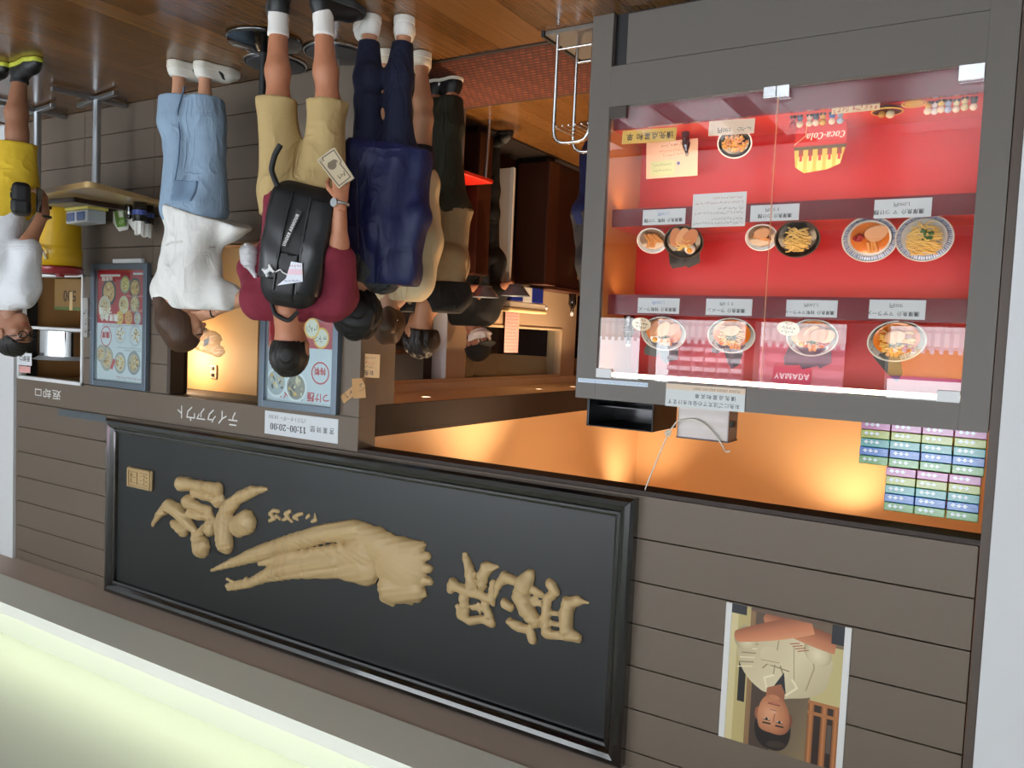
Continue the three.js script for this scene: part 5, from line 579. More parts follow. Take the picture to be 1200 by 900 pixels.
// ---------------------------------------------------------------- people
const J = {A:{pelvis:[2.7,0.878,0.801],chest:[2.686,1.165,0.813],neck:[2.699,1.416,0.827],head:[2.714,1.552,0.823],shL:[2.811,1.348,0.903],elL:[2.961,1.165,0.841],wrL:[3.078,1.031,0.621],shR:[2.529,1.315,0.728],elR:[2.442,1.098,0.823],wrR:[2.406,0.921,0.859],haR:[2.422,0.831,0.85],hipL:[2.769,0.844,0.841],knL:[2.794,0.485,0.855],anL:[2.857,0.134,0.809],toL:[3.003,-0.031,0.688],hipR:[2.626,0.837,0.753],knR:[2.611,0.476,0.741],anR:[2.668,0.129,0.728],toR:[2.636,0.032,0.584]},
B:{pelvis:[2.533,0.677,0.438],chest:[2.558,1.0,0.452],neck:[2.597,1.223,0.469],head:[2.632,1.368,0.477],shL:[2.662,1.164,0.516],elL:[2.625,0.92,0.511],wrL:[2.679,0.722,0.413],shR:[2.451,1.177,0.387],elR:[2.382,0.93,0.386],wrR:[2.468,0.695,0.304],hipL:[2.596,0.649,0.474],knL:[2.613,0.402,0.49],anL:[2.657,0.101,0.438],toL:[2.79,0.012,0.348],hipR:[2.481,0.651,0.404],knR:[2.489,0.404,0.414],anR:[2.521,0.11,0.354],toR:[2.626,0.021,0.224]},
C:{pelvis:[2.753,0.689,0.032],chest:[2.724,0.999,0.037],neck:[2.746,1.28,0.07],head:[2.788,1.406,0.082],shL:[2.84,1.212,0.1],elL:[2.895,0.978,0.082],wrL:[2.916,0.786,-0.001],shR:[2.648,1.197,0.028],elR:[2.616,0.975,0.004],wrR:[2.686,0.779,-0.061],hipL:[2.807,0.67,0.064],knL:[2.838,0.369,0.097],anL:[2.897,0.095,0.043],toL:[2.997,0.011,-0.042],hipR:[2.701,0.664,-0.001],knR:[2.673,0.36,-0.005],anR:[2.737,0.087,-0.056],toR:[2.83,0.005,-0.169]},
D:{pelvis:[2.826,0.753,-0.389],chest:[2.825,1.07,-0.367],neck:[2.845,1.314,-0.337],head:[2.88,1.467,-0.304],shL:[2.995,1.258,-0.343],elL:[3.078,1.015,-0.391],wrL:[3.133,0.826,-0.489],shR:[2.712,1.253,-0.364],elR:[2.693,1.036,-0.332],wrR:[2.848,0.976,-0.335],hipL:[2.877,0.728,-0.382],knL:[2.905,0.387,-0.39],anL:[2.934,0.073,-0.441],toL:[3.017,0.014,-0.441],hipR:[2.79,0.727,-0.412],knR:[2.801,0.402,-0.405],anR:[2.816,0.115,-0.44],toR:[2.914,0.052,-0.455]},
E:{pelvis:[3.379,0.929,-1.658],chest:[3.414,1.209,-1.617],neck:[3.402,1.379,-1.589],head:[3.337,1.522,-1.572],shL:[3.574,1.3,-1.63],elL:[3.517,1.136,-1.583],wrL:[3.351,1.129,-1.497],haL:[3.275,1.136,-1.473],shR:[3.268,1.283,-1.584],elR:[3.187,1.133,-1.597],wrR:[3.121,1.104,-1.57],haR:[3.068,1.104,-1.555],hipL:[3.452,0.908,-1.674],knL:[3.405,0.563,-1.669],anL:[3.446,0.206,-1.728],toL:[3.367,0.162,-1.697],hipR:[3.321,0.913,-1.637],knR:[3.306,0.573,-1.635],anR:[3.336,0.224,-1.677],toR:[3.259,0.181,-1.645]},
F:{pelvis:[3.975,0.845,0.383],chest:[3.976,1.192,0.408],neck:[4.014,1.366,0.421],head:[4.001,1.5,0.41],shL:[4.121,1.281,0.433],elL:[4.121,1.099,0.302],wrL:[4.047,1.052,0.183],shR:[3.86,1.3,0.392],elR:[3.656,1.315,0.291],wrR:[3.842,1.403,0.364],haR:[3.915,1.42,0.387],hipL:[4.038,0.824,0.42],knL:[4.067,0.465,0.412],anL:[4.104,0.101,0.409],toL:[4.143,0.02,0.31],hipR:[3.915,0.818,0.344],knR:[3.94,0.458,0.334],anR:[3.978,0.085,0.331],toR:[4.006,0.008,0.224]},
G:{pelvis:[5.09,0.808,0.842],chest:[5.064,1.178,0.853],neck:[5.026,1.417,0.846],head:[4.99,1.576,0.835],shL:[5.282,1.322,0.879],elL:[5.39,1.064,0.868],wrL:[5.262,0.86,0.834],shR:[4.883,1.296,0.844],elR:[4.834,1.048,0.843],wrR:[4.829,0.856,0.755],haR:[4.85,0.779,0.74],hipL:[5.223,0.765,0.862],knL:[5.267,0.388,0.862],anL:[5.334,0.065,0.821],toL:[5.203,0.014,0.761],hipR:[4.984,0.773,0.833],knR:[4.995,0.404,0.825],anR:[5.046,0.081,0.787],toR:[4.906,0.036,0.721]},
H:{pelvis:[2.471,0.604,-1.652],chest:[2.418,0.949,-1.66],neck:[2.382,1.179,-1.665],head:[2.363,1.323,-1.667],shL:[2.455,1.136,-1.624],elL:[2.501,0.895,-1.613],wrL:[2.402,1.078,-1.484],shR:[2.307,1.129,-1.715],elR:[2.279,0.884,-1.75],wrR:[2.264,0.725,-1.653],hipL:[2.493,0.576,-1.64],knL:[2.509,0.294,-1.615],anL:[2.513,-0.002,-1.669],toL:[2.561,-0.058,-1.761],hipR:[2.424,0.573,-1.683],knR:[2.444,0.284,-1.691],anR:[2.444,-0.006,-1.712],toR:[2.486,-0.062,-1.808]}};
const add3 = (a, b, s = 1) => [a[0] + b[0] * s, a[1] + b[1] * s, a[2] + b[2] * s], sub3 = (a, b) => [a[0] - b[0], a[1] - b[1], a[2] - b[2]], mix3 = (a, b, t) => [a[0] + (b[0] - a[0]) * t, a[1] + (b[1] - a[1]) * t, a[2] + (b[2] - a[2]) * t];
const nrm = (a) => { const l = Math.hypot(...a) || 1; return [a[0] / l, a[1] / l, a[2] / l]; }, crs = (a, b) => [a[1] * b[2] - a[2] * b[1], a[2] * b[0] - a[0] * b[2], a[0] * b[1] - a[1] * b[0]], dt = (a, b) => a[0] * b[0] + a[1] * b[1] + a[2] * b[2];
const fold = (x, y, z, a, q, s = 0, fy = 1) => fold0(x, y * fy, z, a, q, s), fold0 = (x, y, z, a, q, s) => a * (.6 * Math.sin(q * (x + .6 * z) + 2.4 * Math.sin(.42 * q * y + 1.3 + s) + 1.3 * Math.sin(.7 * q * z + s)) + .4 * Math.sin(1.6 * q * (.45 * y + .8 * x - .5 * z) + 2 * Math.sin(.6 * q * x + s)));
function frame(fw) { const f = nrm(fw), r = nrm(crs(f, [0, 1, 0])), u = crs(r, f); return { f, r, u }; }
const local = (c, F, x, y, z) => { const d = [x - c[0], y - c[1], z - c[2]]; return [dt(d, F.r), dt(d, F.u), dt(d, F.f)]; };
const ell = (p, c, r) => { const a = (p[0] - c[0]) / r[0], b = (p[1] - c[1]) / r[1], d = (p[2] - c[2]) / r[2], k = Math.sqrt(a * a + b * b + d * d); return (k - 1) * Math.min(...r); };
// head about its centre: r to its own right side, u up, f where the face points
function headField(c, F, s) {
  const l1 = cone([0, -.036, .094], [0, -.036, .094], .012, .012), nose = cone([0, .012, .088], [0, -.018, .108], .009, .013), chin = cone([0, -.095, .07], [0, -.095, .07], .024, .024), brow = cone([-.032, .03, .082], [.032, .03, .082], .013, .013), nk = cone([0, -.06, -.02], [0, -.17, -.045], .056, .06);
  return (x, y, z) => {
    const p = local(c, F, x, y, z).map((v) => v / s), q = [Math.abs(p[0]), p[1], p[2]];
    let d = smin(ell(p, [0, .022, -.012], [.075, .092, .097]), ell(p, [0, -.05, .03], [.056, .068, .064]), .04);
    d = smin(d, chin(...p), .03); d = smin(d, brow(...p), .02); d = smin(d, nose(...p), .012);
    d = smin(d, ell(q, [.034, -.02, .066], [.026, .024, .024]), .02);
    d = Math.max(d, -(ell(q, [.032, .012, .094], [.017, .011, .014])));
    d = smin(d, ell(q, [.032, .011, .08], [.014, .013, .013]), .004);
    d = smin(d, ell(p, [0, -.047, .09], [.024, .006, .013]), .006); d = smin(d, ell(p, [0, -.058, .088], [.02, .007, .012]), .006);
    let e = ell(q, [.08, -.003, -.008], [.011, .034, .021]); e = Math.max(e, -ell(q, [.089, -.001, -.003], [.007, .021, .012])); d = smin(d, e, .008);
    return smin(d, nk(...p), .03) * s;
  };
}
function headColor(g, c, F, s, skin) {
  const p = g.attributes.position, col = new Float32Array(p.count * 3), b = new THREE.Color(skin), lip = new THREE.Color(skin).multiply(new THREE.Color(1, .62, .6)), dark = new THREE.Color(0x1c1310), w = new THREE.Color(0xcfc6bd);
  for (let i = 0; i < p.count; i++) {
    const q = local(c, F, p.getX(i), p.getY(i), p.getZ(i)).map((v) => v / s), ax = Math.abs(q[0]); let k = b;
    if (q[2] > .04) { if (ax < .025 && q[1] > -.065 && q[1] < -.042 && q[2] > .085) k = lip; if (ax > .014 && ax < .05 && q[1] > .033 && q[1] < .043) k = dark; if (ax > .019 && ax < .045 && Math.abs(q[1] - .011) < .008 && q[2] > .07) k = Math.abs(ax - .032) < .006 ? dark : w; }
    col[3 * i] = k.r; col[3 * i + 1] = k.g; col[3 * i + 2] = k.b;
  }
  g.setAttribute('color', new THREE.BufferAttribute(col, 3)); return g;
}
// crumpled cloth: a periodic height field laid over every garment
const crumple = (() => {
  const N = 256, d = new Uint8Array(N * N * 4), lat = (n, s) => { const a = new Float32Array(n * n); for (let i = 0; i < n * n; i++) a[i] = rnd(); return (u, v) => { const x = u * n, y = v * n, i = Math.floor(x), j = Math.floor(y), f = x - i, g = y - j, e = f * f * (3 - 2 * f), h = g * g * (3 - 2 * g), A = (p, q) => a[((q % n) + n) % n * n + ((p % n) + n) % n]; return (A(i, j) * (1 - e) + A(i + 1, j) * e) * (1 - h) + (A(i, j + 1) * (1 - e) + A(i + 1, j + 1) * e) * h; }; };
  const n1 = lat(5), n2 = lat(9), n3 = lat(18), n4 = lat(40);
  for (let j = 0; j < N; j++) for (let i = 0; i < N; i++) { const u = i / N, v = j / N, w = (n2(u, v) - .5) * .16, r = (f, a, b) => 1 - Math.abs(2 * f((a + 9) % 1, (b + 9) % 1) - 1); const h = .5 * r(n1, u + w, v * 1 + w) ** 2 + .3 * r(n2, u + w, v + w) ** 2 + .14 * r(n3, u, v) + .06 * n4(u, v); d[4 * (j * N + i)] = d[4 * (j * N + i) + 1] = d[4 * (j * N + i) + 2] = Math.round(255 * h); d[4 * (j * N + i) + 3] = 255; }
  const t = new THREE.DataTexture(d, N, N); t.magFilter = THREE.LinearFilter; t.wrapS = t.wrapT = THREE.RepeatWrapping; t.repeat.set(2.4, 1.3); t.needsUpdate = true; return t;
})();
const wrap = (g, cx, cz) => { const p = g.attributes.position, u = new Float32Array(p.count * 2); for (let i = 0; i < p.count; i++) { u[2 * i] = Math.atan2(p.getX(i) - cx, p.getZ(i) - cz) * .16; u[2 * i + 1] = p.getY(i); } g.setAttribute('uv', new THREE.BufferAttribute(u, 2)); return g; };
const cloth = (c, r, o = {}) => mat(c, r, { bumpMap: crumple, bumpScale: .012, ...o });
const flat = (g, skin) => { const n = g.attributes.position.count, c = new THREE.Color(skin), a = new Float32Array(n * 3); for (let i = 0; i < n; i++) { a[3 * i] = c.r; a[3 * i + 1] = c.g; a[3 * i + 2] = c.b; } g.setAttribute('color', new THREE.BufferAttribute(a, 3)); return g; };
// a hand: palm, four unequal fingers of three bones, a thumb from the palm's side near the wrist
function handGeo(w, dir, palmN, curl, thumbSide, s = 1) {
  const d = nrm(dir), n = nrm(sub3(palmN, d.map((v) => v * dt(palmN, d)))), t = crs(d, n).map((v) => v * thumbSide), P = (a, b, c) => add3(add3(add3(w, d, a * s), t, b * s), n, c * s), L = [], all = [];
  const C = (a, b, ra, rb) => { L.push(cone(a, b, ra * s, rb * s)); all.push(a, b); };
  for (const b of [-.028, -.01, .008, .026]) C(P(.0, b * .55, 0), P(.085, b, 0), .014, .011);
  [[-.031, .052, .0075], [-.011, .068, .0085], [.009, .074, .0088], [.028, .066, .0085]].forEach(([b, len, r]) => { let p = [.088, b, 0], a = curl * .5; for (const k of [.45, .32, .23]) { const q = [p[0] + Math.cos(a) * len * k, p[1] + b * .06, p[2] + Math.sin(a) * len * k]; C(P(...p), P(...q), r, r * .88); p = q; a += curl * .75; } });
  C(P(.022, .028, .002), P(.05, .05, .012 + .01 * curl), .013, .0105); C(P(.05, .05, .012 + .01 * curl), P(.075, .056, .02 + .016 * curl), .0105, .009); C(P(.075, .056, .02 + .016 * curl), P(.096, .052, .026 + .024 * curl), .009, .008);
  C(P(-.03, 0, 0), P(.01, 0, 0), .023, .024);
  const [lo, hi] = bounds(all, .025 * s); let f = blend(L.slice(0, 4).concat(L[L.length - 1]), .016 * s); const fingers = L.slice(4, L.length - 1);
  return mesh((x, y, z) => { let m = f(x, y, z); for (const k of fingers) m = smin(m, k(x, y, z), .003); return m; }, lo, hi, .0035);
}
const hairTex = (a, b) => { const t = tex(256, 256, (x) => { x.fillStyle = a; x.fillRect(0, 0, 256, 256); x.strokeStyle = b; for (let i = 0; i < 260; i++) { x.globalAlpha = rr(.1, .6); x.lineWidth = rr(.5, 2.5); const p = rr(0, 256), y = rr(-100, 200); x.beginPath(); x.moveTo(p, y); x.lineTo(p + rr(-9, 9), y + rr(60, 200)); x.stroke(); } x.globalAlpha = 1; }); t.wrapS = t.wrapT = THREE.RepeatWrapping; t.repeat.set(6, 3); return t; };
function person(k, label, o) {
  const j = JSON.parse(JSON.stringify(J[k])); const base = [j.pelvis[0], 0, j.pelvis[2]];
  for (const n in j) j[n] = [j[n][0] - base[0], j[n][1], j[n][2] - base[2]];
  for (const S of 'LR') { if (!o.keepFeet) { j['an' + S][1] = .085; } const td = nrm([j['to' + S][0] - j['an' + S][0], 0, j['to' + S][2] - j['an' + S][2]]); j['td' + S] = o.toe ? nrm(o.toe) : td; j['to' + S] = add3(j['an' + S], j['td' + S], .16 * (o.foot || 1)); j['to' + S][1] = .03; if (!j['ha' + S]) j['ha' + S] = add3(j['wr' + S], nrm(sub3(j['wr' + S], j['el' + S])), .08); }
  const t = thing('person', label, 'person', [base[0], 0, base[2]]);
  const F = frame(o.face), B = frame(o.body || o.face), w = o.w || 1, sh = nrm([j.shR[0] - j.shL[0], j.shR[1] - j.shL[1], j.shR[2] - j.shL[2]]), lat = B.r.map((v, i) => (Math.abs(dt(B.r, sh)) > .5 ? v : sh[i]));
  const waist = mix3(j.chest, j.pelvis, .55), bone = (a, b, ra, rb, e) => cone(a, b, ra * w + e, rb * w + e);
  const torso = (e) => { const L = [bone(j.shL, j.shR, .062, .062, e)]; for (const s of [-1, 1]) { const c = add3(j.chest, lat, s * .075 * w), ws = add3(waist, lat, s * .062 * w), p = add3(j.pelvis, lat, s * .07 * w), S = s * dt(lat, sub3(j.shR, j.shL)) > 0 ? j.shR : j.shL; L.push(bone(mix3(S, j.neck, .25), c, .07, .1, e), bone(c, ws, .1, .088, e), bone(ws, p, .088, .105, e)); } L.push(bone(j.chest, j.neck, .09, .05, e)); return L; };
  const arm = (S, e, to = 2) => { const a = j['sh' + S], b = j['el' + S], c = j['wr' + S]; const L = [bone(a, to < 1 ? mix3(a, b, to) : b, .05, to < 1 ? .047 : .04, e)]; if (to > 1) L.push(bone(b, to < 2 ? mix3(b, c, to - 1) : c, .042, to < 2 ? .036 : .027, e)); return L; };
  const leg = (S, e0, e1, to = 2) => { const a = j['hip' + S], b = j['kn' + S], c = j['an' + S], calf = add3(mix3(b, c, .34), B.f, -.008), L = [bone(a, to < 1 ? mix3(a, b, to) : b, .085, to < 1 ? .085 - .033 * to : .054, e0)]; if (to < 1) return L; if (to <= 1.3) { L.push(bone(b, mix3(b, c, to - 1), .054, .056, e1)); return L; } L.push(bone(b, calf, .053, .054, e0 + (e1 - e0) * .3), bone(calf, mix3(b, c, Math.min(1, to - 1)), .055, .036, e1)); return L; };
  // the body, one continuous skin; head and hands have finer grids
  const hs = o.head || 1, hf = headField(j.head, F, hs), bodyL = blend([...torso(0), ...arm('L', 0), ...arm('R', 0), ...leg('L', 0, 0), ...leg('R', 0, 0), bone(j.neck, add3(j.head, F.u, -.07), .055, .052, 0), ...['L', 'R'].map((S) => cone([j['an' + S][0], .05, j['an' + S][2]], [j['to' + S][0], .035, j['to' + S][2]], .036, .028))], .03);
  const [lo, hi] = bounds(Object.entries(j).filter(([n]) => !n.startsWith('td') && n !== 'head').map((e) => e[1]), .16); lo[1] = -.01;
  const gs = [flat(mesh(bodyL, lo, hi, .014), o.skin), headColor(mesh(hf, add3(j.head, [-.16, -.22, -.16]), add3(j.head, [.16, .16, .16]), .0045), j.head, F, hs, o.skin)];
  for (const S of o.hands || []) { const h = (o.hand || {})[S] || {}; gs.push(flat(handGeo(j['wr' + S], h.dir || sub3(j['ha' + S], j['wr' + S]), h.palm || [0, -1, 0], h.curl ?? .7, h.thumb || 1, h.s || 1), o.skin)); }
  const skinMat = mat(0xffffff, .5, { vertexColors: true }), body = part('body', mergeGeometries(gs.map((g) => { const h = g.toNonIndexed(); h.deleteAttribute('uv'); return h; })), skinMat, t);
  const clip = (f, test) => (x, y, z) => Math.max(f(x, y, z), test(x, y, z));
  // lower garment
  if (o.bottom) {
    const b = o.bottom, L = [...leg('L', b.t ?? .016, b.flare ?? .02, b.to), ...leg('R', b.t ?? .016, b.flare ?? .02, b.to)], hipf = torso(b.hip ?? .012).filter((_, i) => [3, 6].includes(i)), f = blend([...L, ...hipf], .035), hem = b.hemY, top = j.pelvis[1] + (b.rise ?? .1);
    const m = cloth(b.color, b.rough ?? .85);
    const gm = part(b.name, wrap(mesh((x, y, z) => Math.max(f(x, y, z) + fold(x, y, z, b.fold ?? .005, b.fq ?? 26, 2, b.fy ?? .5), hem - y, y - top), [lo[0] - .05, hem - .03, lo[2] - .05], [hi[0] + .05, top + .03, hi[2] + .05], .011), j.pelvis[0], j.pelvis[2]), m, t);
    if (b.extra) b.extra(t, j, f, gm, m);
  }
  // upper garment
  if (o.top) {
    const b = o.top, L = [...torso(b.t ?? .016), ...arm('L', b.st ?? .018, b.sleeve), ...arm('R', b.st ?? .018, b.sleeve)]; if (b.more) L.push(...b.more(j, B, lat)); const f = blend(L, .04), slope = b.hemSlope || [0, 0];
    const neckTop = j.neck[1] + (b.collar ?? .02), nk = cone(j.neck, add3(j.head, F.u, -.06), .06, .06);
    part(b.name, wrap(mesh((x, y, z) => Math.max(f(x, y, z) + fold(x, y, z, b.fold ?? .006, b.fq ?? 22, 0, b.fy ?? .7), b.hemY + slope[0] * x + slope[1] * z - y, y - neckTop), [lo[0] - .06, b.hemY - .15, lo[2] - .06], [hi[0] + .06, neckTop + .03, hi[2] + .06], .01), j.chest[0], j.chest[2]), cloth(b.color, b.rough ?? .85), t);
  }
  for (const S of 'LR') {
    const a = j['an' + S], td = j['td' + S], h = o.shoe, fs = o.foot || 1, c = [a[0] - td[0] * .03, 0, a[2] - td[2] * .03], heel = add3([c[0], .045, c[2]], td, .015), ball = add3([c[0], .036, c[2]], td, .16 * fs), tip = add3([c[0], .03, c[2]], td, .215 * fs);
    if (o.sock) { const lf = blend(leg(S, .007, .007), .03), af = cone([a[0], .05, a[2]], [a[0], .1, a[2]], .036, .04); part('sock', mesh((x, y, z) => Math.max(smin(lf(x, y, z), af(x, y, z), .02), .05 - y, y - o.sock.h), [a[0] - .12, .03, a[2] - .12], [a[0] + .12, o.sock.h + .02, a[2] + .12], .007), mat(o.sock.color, .9), t); }
    const f = blend([cone(heel, ball, .041, .043), cone(ball, tip, .041, .028), cone(heel, add3([a[0], h.collar ?? .085, a[2]], td, .0), .04, .043), cone(add3([c[0], .07, c[2]], td, .06), ball, .034, .03)], .025), box = bounds([heel, tip, [a[0], .12, a[2]]], .07); box[0][1] = -.01;
    const top = (h.collar ?? .085) + .012, s = part('shoe', mesh((x, y, z) => Math.max(f(x, y, z), .018 - y, y - top), box[0], box[1], .007), mat(h.color, .5), t);
    part('sole', mesh((x, y, z) => Math.max(f(x, Math.max(y, .03), z) - .005, -y, y - (h.soleH ?? .026)), box[0], box[1], .007), mat(h.sole, .6), s);
    if (h.stripe) part('stripe', mesh((x, y, z) => Math.max(Math.abs(f(x, y, z) - .001) - .003, Math.abs(((x - heel[0]) * td[0] + (z - heel[2]) * td[2]) - .09 - (y - .05) * .8) - .012, .032 - y, y - .075), box[0], box[1], .006), mat(h.stripe, .5), s);
  }
  const hair = (name, f, size, m) => part(name, mesh(f, add3(j.head, size[0]), add3(j.head, size[1]), .006), m, t);
  return { t, j, F, B, hf, hair, lat, base, torso, arm, leg, lo, hi, blend, body };
}
// hair shell over the skull: hairline given in the head's own axes
const shell = (P, s, thick, line, rough = .004) => (x, y, z) => { const p = local(P.j.head, P.F, x, y, z).map((v) => v / s); const d = ell(p, [0, .026, -.016], [.08 + thick, .098 + thick, .102 + thick]) + rough * Math.sin(70 * p[0] + 40 * p[1] + 6 * Math.sin(50 * p[2])) * Math.sin(60 * p[2] + 30 * p[0]); return Math.max(d, line(p)) * s; };
const SH = [[-.17, -.17, -.17], [.17, .19, .17]];
const hairMat = (a, b) => mat(0xffffff, .55, { map: hairTex(a, b), sheen: .3 });

{ // man in maroon with the backpack
  const P = person('A', 'man in maroon T-shirt and tan shorts wearing a black backpack, holding banknotes', {
    face: [.5, -.12, -.86], body: [.52, 0, -.85], skin: 0xb5795a, w: .93, head: .98, sock: { color: 0xe0ddd8, h: .19 }, shoe: { color: 0x141516, sole: 0x3b3d3e, soleH: .035, collar: .095 }, hands: ['L', 'R'], hand: { R: { dir: [.1, -.8, -.1], palm: [.6, -.1, -.7], curl: .75, thumb: 1 }, L: { palm: [-.8, 0, -.5] } },
    top: { name: 'shirt', color: 0x761c30, hemY: .87, sleeve: .72, st: .03, t: .02, fold: .01 },
    bottom: { name: 'shorts', color: 0xb39a68, hemY: .475, to: 1.08, t: .03, flare: .03, hip: .02, fold: .009, fq: 28 } });
  P.hair('hair', shell(P, .98, .004, (p) => Math.max(p[2] - .055 - Math.max(0, p[1] - .03) * 1.2, -.045 - p[1] + Math.max(0, p[2]) * .9)), SH, hairMat('#15110e', '#070605'));
  part('watch', [at(new THREE.TorusGeometry(.031, .007, 8, 26), 0, 0, 0, Math.PI / 2 + .1), at(cyl(.018, .018, .01, 0, 0, 0, 20), 0, 0, .03, Math.PI / 2)], mat(0xa9adb0, .3, { metalness: .9 }), P.t, 'steel wristwatch').position.set(P.j.wrR[0], P.j.wrR[1] + .02, P.j.wrR[2]);
  // banknotes in his hand
  const n = thing('banknotes', 'small fan of banknotes in the hand of the man with the backpack', 'banknotes', [2.405, .80, .885]); for (let k = 0; k < 3; k++) part('note', at(new THREE.BoxGeometry(.075, .15, .0012), .003 * k, .002 * k, .003 * k, .05 * k, -.5, .62 + .07 * k), print(96, 192, (c) => { c.fillStyle = '#b9a98c'; c.fillRect(0, 0, 96, 192); c.strokeStyle = '#4d4234'; c.lineWidth = 5; c.strokeRect(10, 10, 76, 172); c.fillStyle = '#6d5f4c'; c.beginPath(); c.arc(48, 120, 24, 0, 7); c.fill(); scribble(c, 18, 30, 66, 22, '#5b4f3c', .16); }), n);
  // backpack
  const bp = thing('backpack', 'black sports backpack with a white ticket, worn by the man in maroon', 'backpack', [2.607, 1.115, .893]); bp.rotation.set(0, -.5487, 0); const inn = new THREE.Group(); void inn;
  const nyl = mat(0x0e0f11, .62, { sheen: .3 }), pat = mat(0x1a1c1f, .35), tl = -.16, ca = Math.cos(tl), sa = Math.sin(tl), R2 = (x, y) => [x * ca + y * sa, -x * sa + y * ca];
  const rb = (x, y, z, a, b, c, r) => { const qx = Math.abs(x) - a + r, qy = Math.abs(y) - b + r, qz = Math.abs(z) - c + r; return Math.hypot(Math.max(qx, 0), Math.max(qy, 0), Math.max(qz, 0)) + Math.min(Math.max(qx, qy, qz), 0) - r; };
  const core = (x, y, z) => { const [u, v] = R2(x, y); return rb(u, v, z, .148 - .03 * Math.max(0, v) / .25, .265, .1 - .04 * (Math.abs(v) / .27) ** 2, .075) + .0022 * Math.sin(24 * u + 5 * Math.sin(9 * v)); };
  part('bag_body', mesh(core, [-.3, -.36, -.15], [.3, .36, .15], .009), nyl, bp);
  const panel = (name, m, t, h) => part(name, mesh((x, y, z) => { const [u, v] = R2(x, y); return Math.max(Math.abs(core(x, y, z) - .002) - h, t(u, v), -z); }, [-.3, -.36, 0], [.3, .36, .16], .007), m, bp);
  panel('side_pocket', pat, (u, v) => Math.max(Math.abs(u - .085 - .02 * v) - .045, Math.abs(v + .03) - .19), .008); panel('side_pocket', pat, (u, v) => Math.max(Math.abs(u + .09) - .045, Math.abs(v + .0) - .2), .008); panel('front_pocket', mat(0x121315, .5), (u, v) => Math.max(Math.abs(u) - .04, Math.abs(v - .14) - .1), .006);
  for (const [a, b] of [[[-.04, -.2], [-.05, .2]], [[.04, -.2], [.045, .2]]]) { const pts = []; for (let k = 0; k <= 8; k++) { const u = a[0] + (b[0] - a[0]) * k / 8, v = a[1] + (b[1] - a[1]) * k / 8, x = u * ca - v * sa, y = u * sa + v * ca; let z = .14; while (z > 0 && core(x, y, z) > .004) z -= .002; pts.push([x, y, z + .004]); } part('zip', tube(pts, .004, 30), mat(0x2a2c2f, .3), bp); }
  { const lw = part('lettering', new THREE.PlaneGeometry(.165, .024), new THREE.MeshPhysicalMaterial({ map: tex(512, 74, (c) => { c.fillStyle = '#121315'; c.fillRect(0, 0, 512, 74); c.fillStyle = '#d8d8d6'; c.font = 'bold 56px sans-serif'; c.fillText('UNDER ARMOUR', 14, 58, 484); }), roughness: .5 }), bp, 'white lettering'); lw.position.set(.002, -.06, .107); lw.rotation.z = -Math.PI / 2 - .4; }
  part('top_handle', tube([[-.06, .27, .0], [-.03, .315, .01], [.03, .3, .01], [.06, .25, .0]].map(([a, b, c]) => [a * ca - b * sa + .01, a * sa + b * ca, c]), .009, 24), nyl, bp); part('hang_strap', tube([[.08, -.24, .05], [.1, -.3, .07], [.085, -.36, .08], [.06, -.4, .09]], .012, 20), nyl, bp);
  part('shoulder_strap', tube([[-.12, .2, -.07], [-.15, .27, -.12], [-.13, .285, -.2], [-.1, .22, -.28]], .02, 24), nyl, bp); part('shoulder_strap', tube([[.06, .22, -.05], [.1, .29, -.12], [.1, .3, -.2], [.1, .22, -.28]], .022, 24), nyl, bp);
  const ua = part('keychain_mark', [at(new THREE.TorusGeometry(.016, .006, 8, 20, Math.PI), 0, .018, 0, 0, 0, Math.PI), at(new THREE.TorusGeometry(.016, .006, 8, 20, Math.PI), 0, -.018, 0), rbx(-.02, .02, -.008, .008, -.005, .005, .003)], white, bp, 'white emblem keychain'); ua.position.set(.09, .115, .112); ua.rotation.z = .6; part('keychain_cord', tube([[.06, .12, .112], [.04, .11, .116], [.03, .12, .115], [.01, .13, .11]], .003, 16), white, bp);
  const tk = new THREE.Shape(); tk.moveTo(-.05, .03); tk.lineTo(-.045, -.045); tk.lineTo(.0, -.05); tk.lineTo(.02, .02); tk.lineTo(.055, .05); tk.closePath(); const tg = new THREE.ExtrudeGeometry(tk, { depth: .002, bevelEnabled: false }), tp = tg.attributes.position, tu = tg.attributes.uv; for (let i = 0; i < tp.count; i++) tu.setXY(i, (tp.getX(i) + .05) / .105, (tp.getY(i) + .05) / .1);
  const tkm = part('ticket', tg, print(128, 128, (c) => { c.fillStyle = '#dfe3ec'; c.fillRect(0, 0, 128, 128); c.fillStyle = '#e8c8d4'; c.fillRect(0, 60, 128, 30); scribble(c, 10, 20, 100, 12, '#7a7a9a', .16); scribble(c, 10, 100, 100, 12, '#b07a8a', .16); }), bp, 'white printed ticket'); tkm.position.set(-.005, .125, .118);
  const wb = thing('plastic_bag', 'crumpled clear plastic bag hanging beside the black backpack', 'bag', [2.80, 1.15, .99]); const fb = blend([cone([0, 0, 0], [.0, .03, 0], .04, .03), cone([0, .04, 0], [-.03, .1, -.01], .02, .008)], .03); part('film', mesh((x, y, z) => fb(x, y, z) + .004 * Math.sin(90 * x + 30 * Math.sin(60 * y)) * Math.sin(80 * z), [-.07, -.07, -.07], [.07, .13, .07], .006), new THREE.MeshPhysicalMaterial({ color: 0xe2e4e6, roughness: .2, transmission: .5, thickness: 0 }), wb); part('tie', at(new THREE.TorusGeometry(.009, .003, 8, 14), -.012, .06, 0, 1.4), white, wb);
}
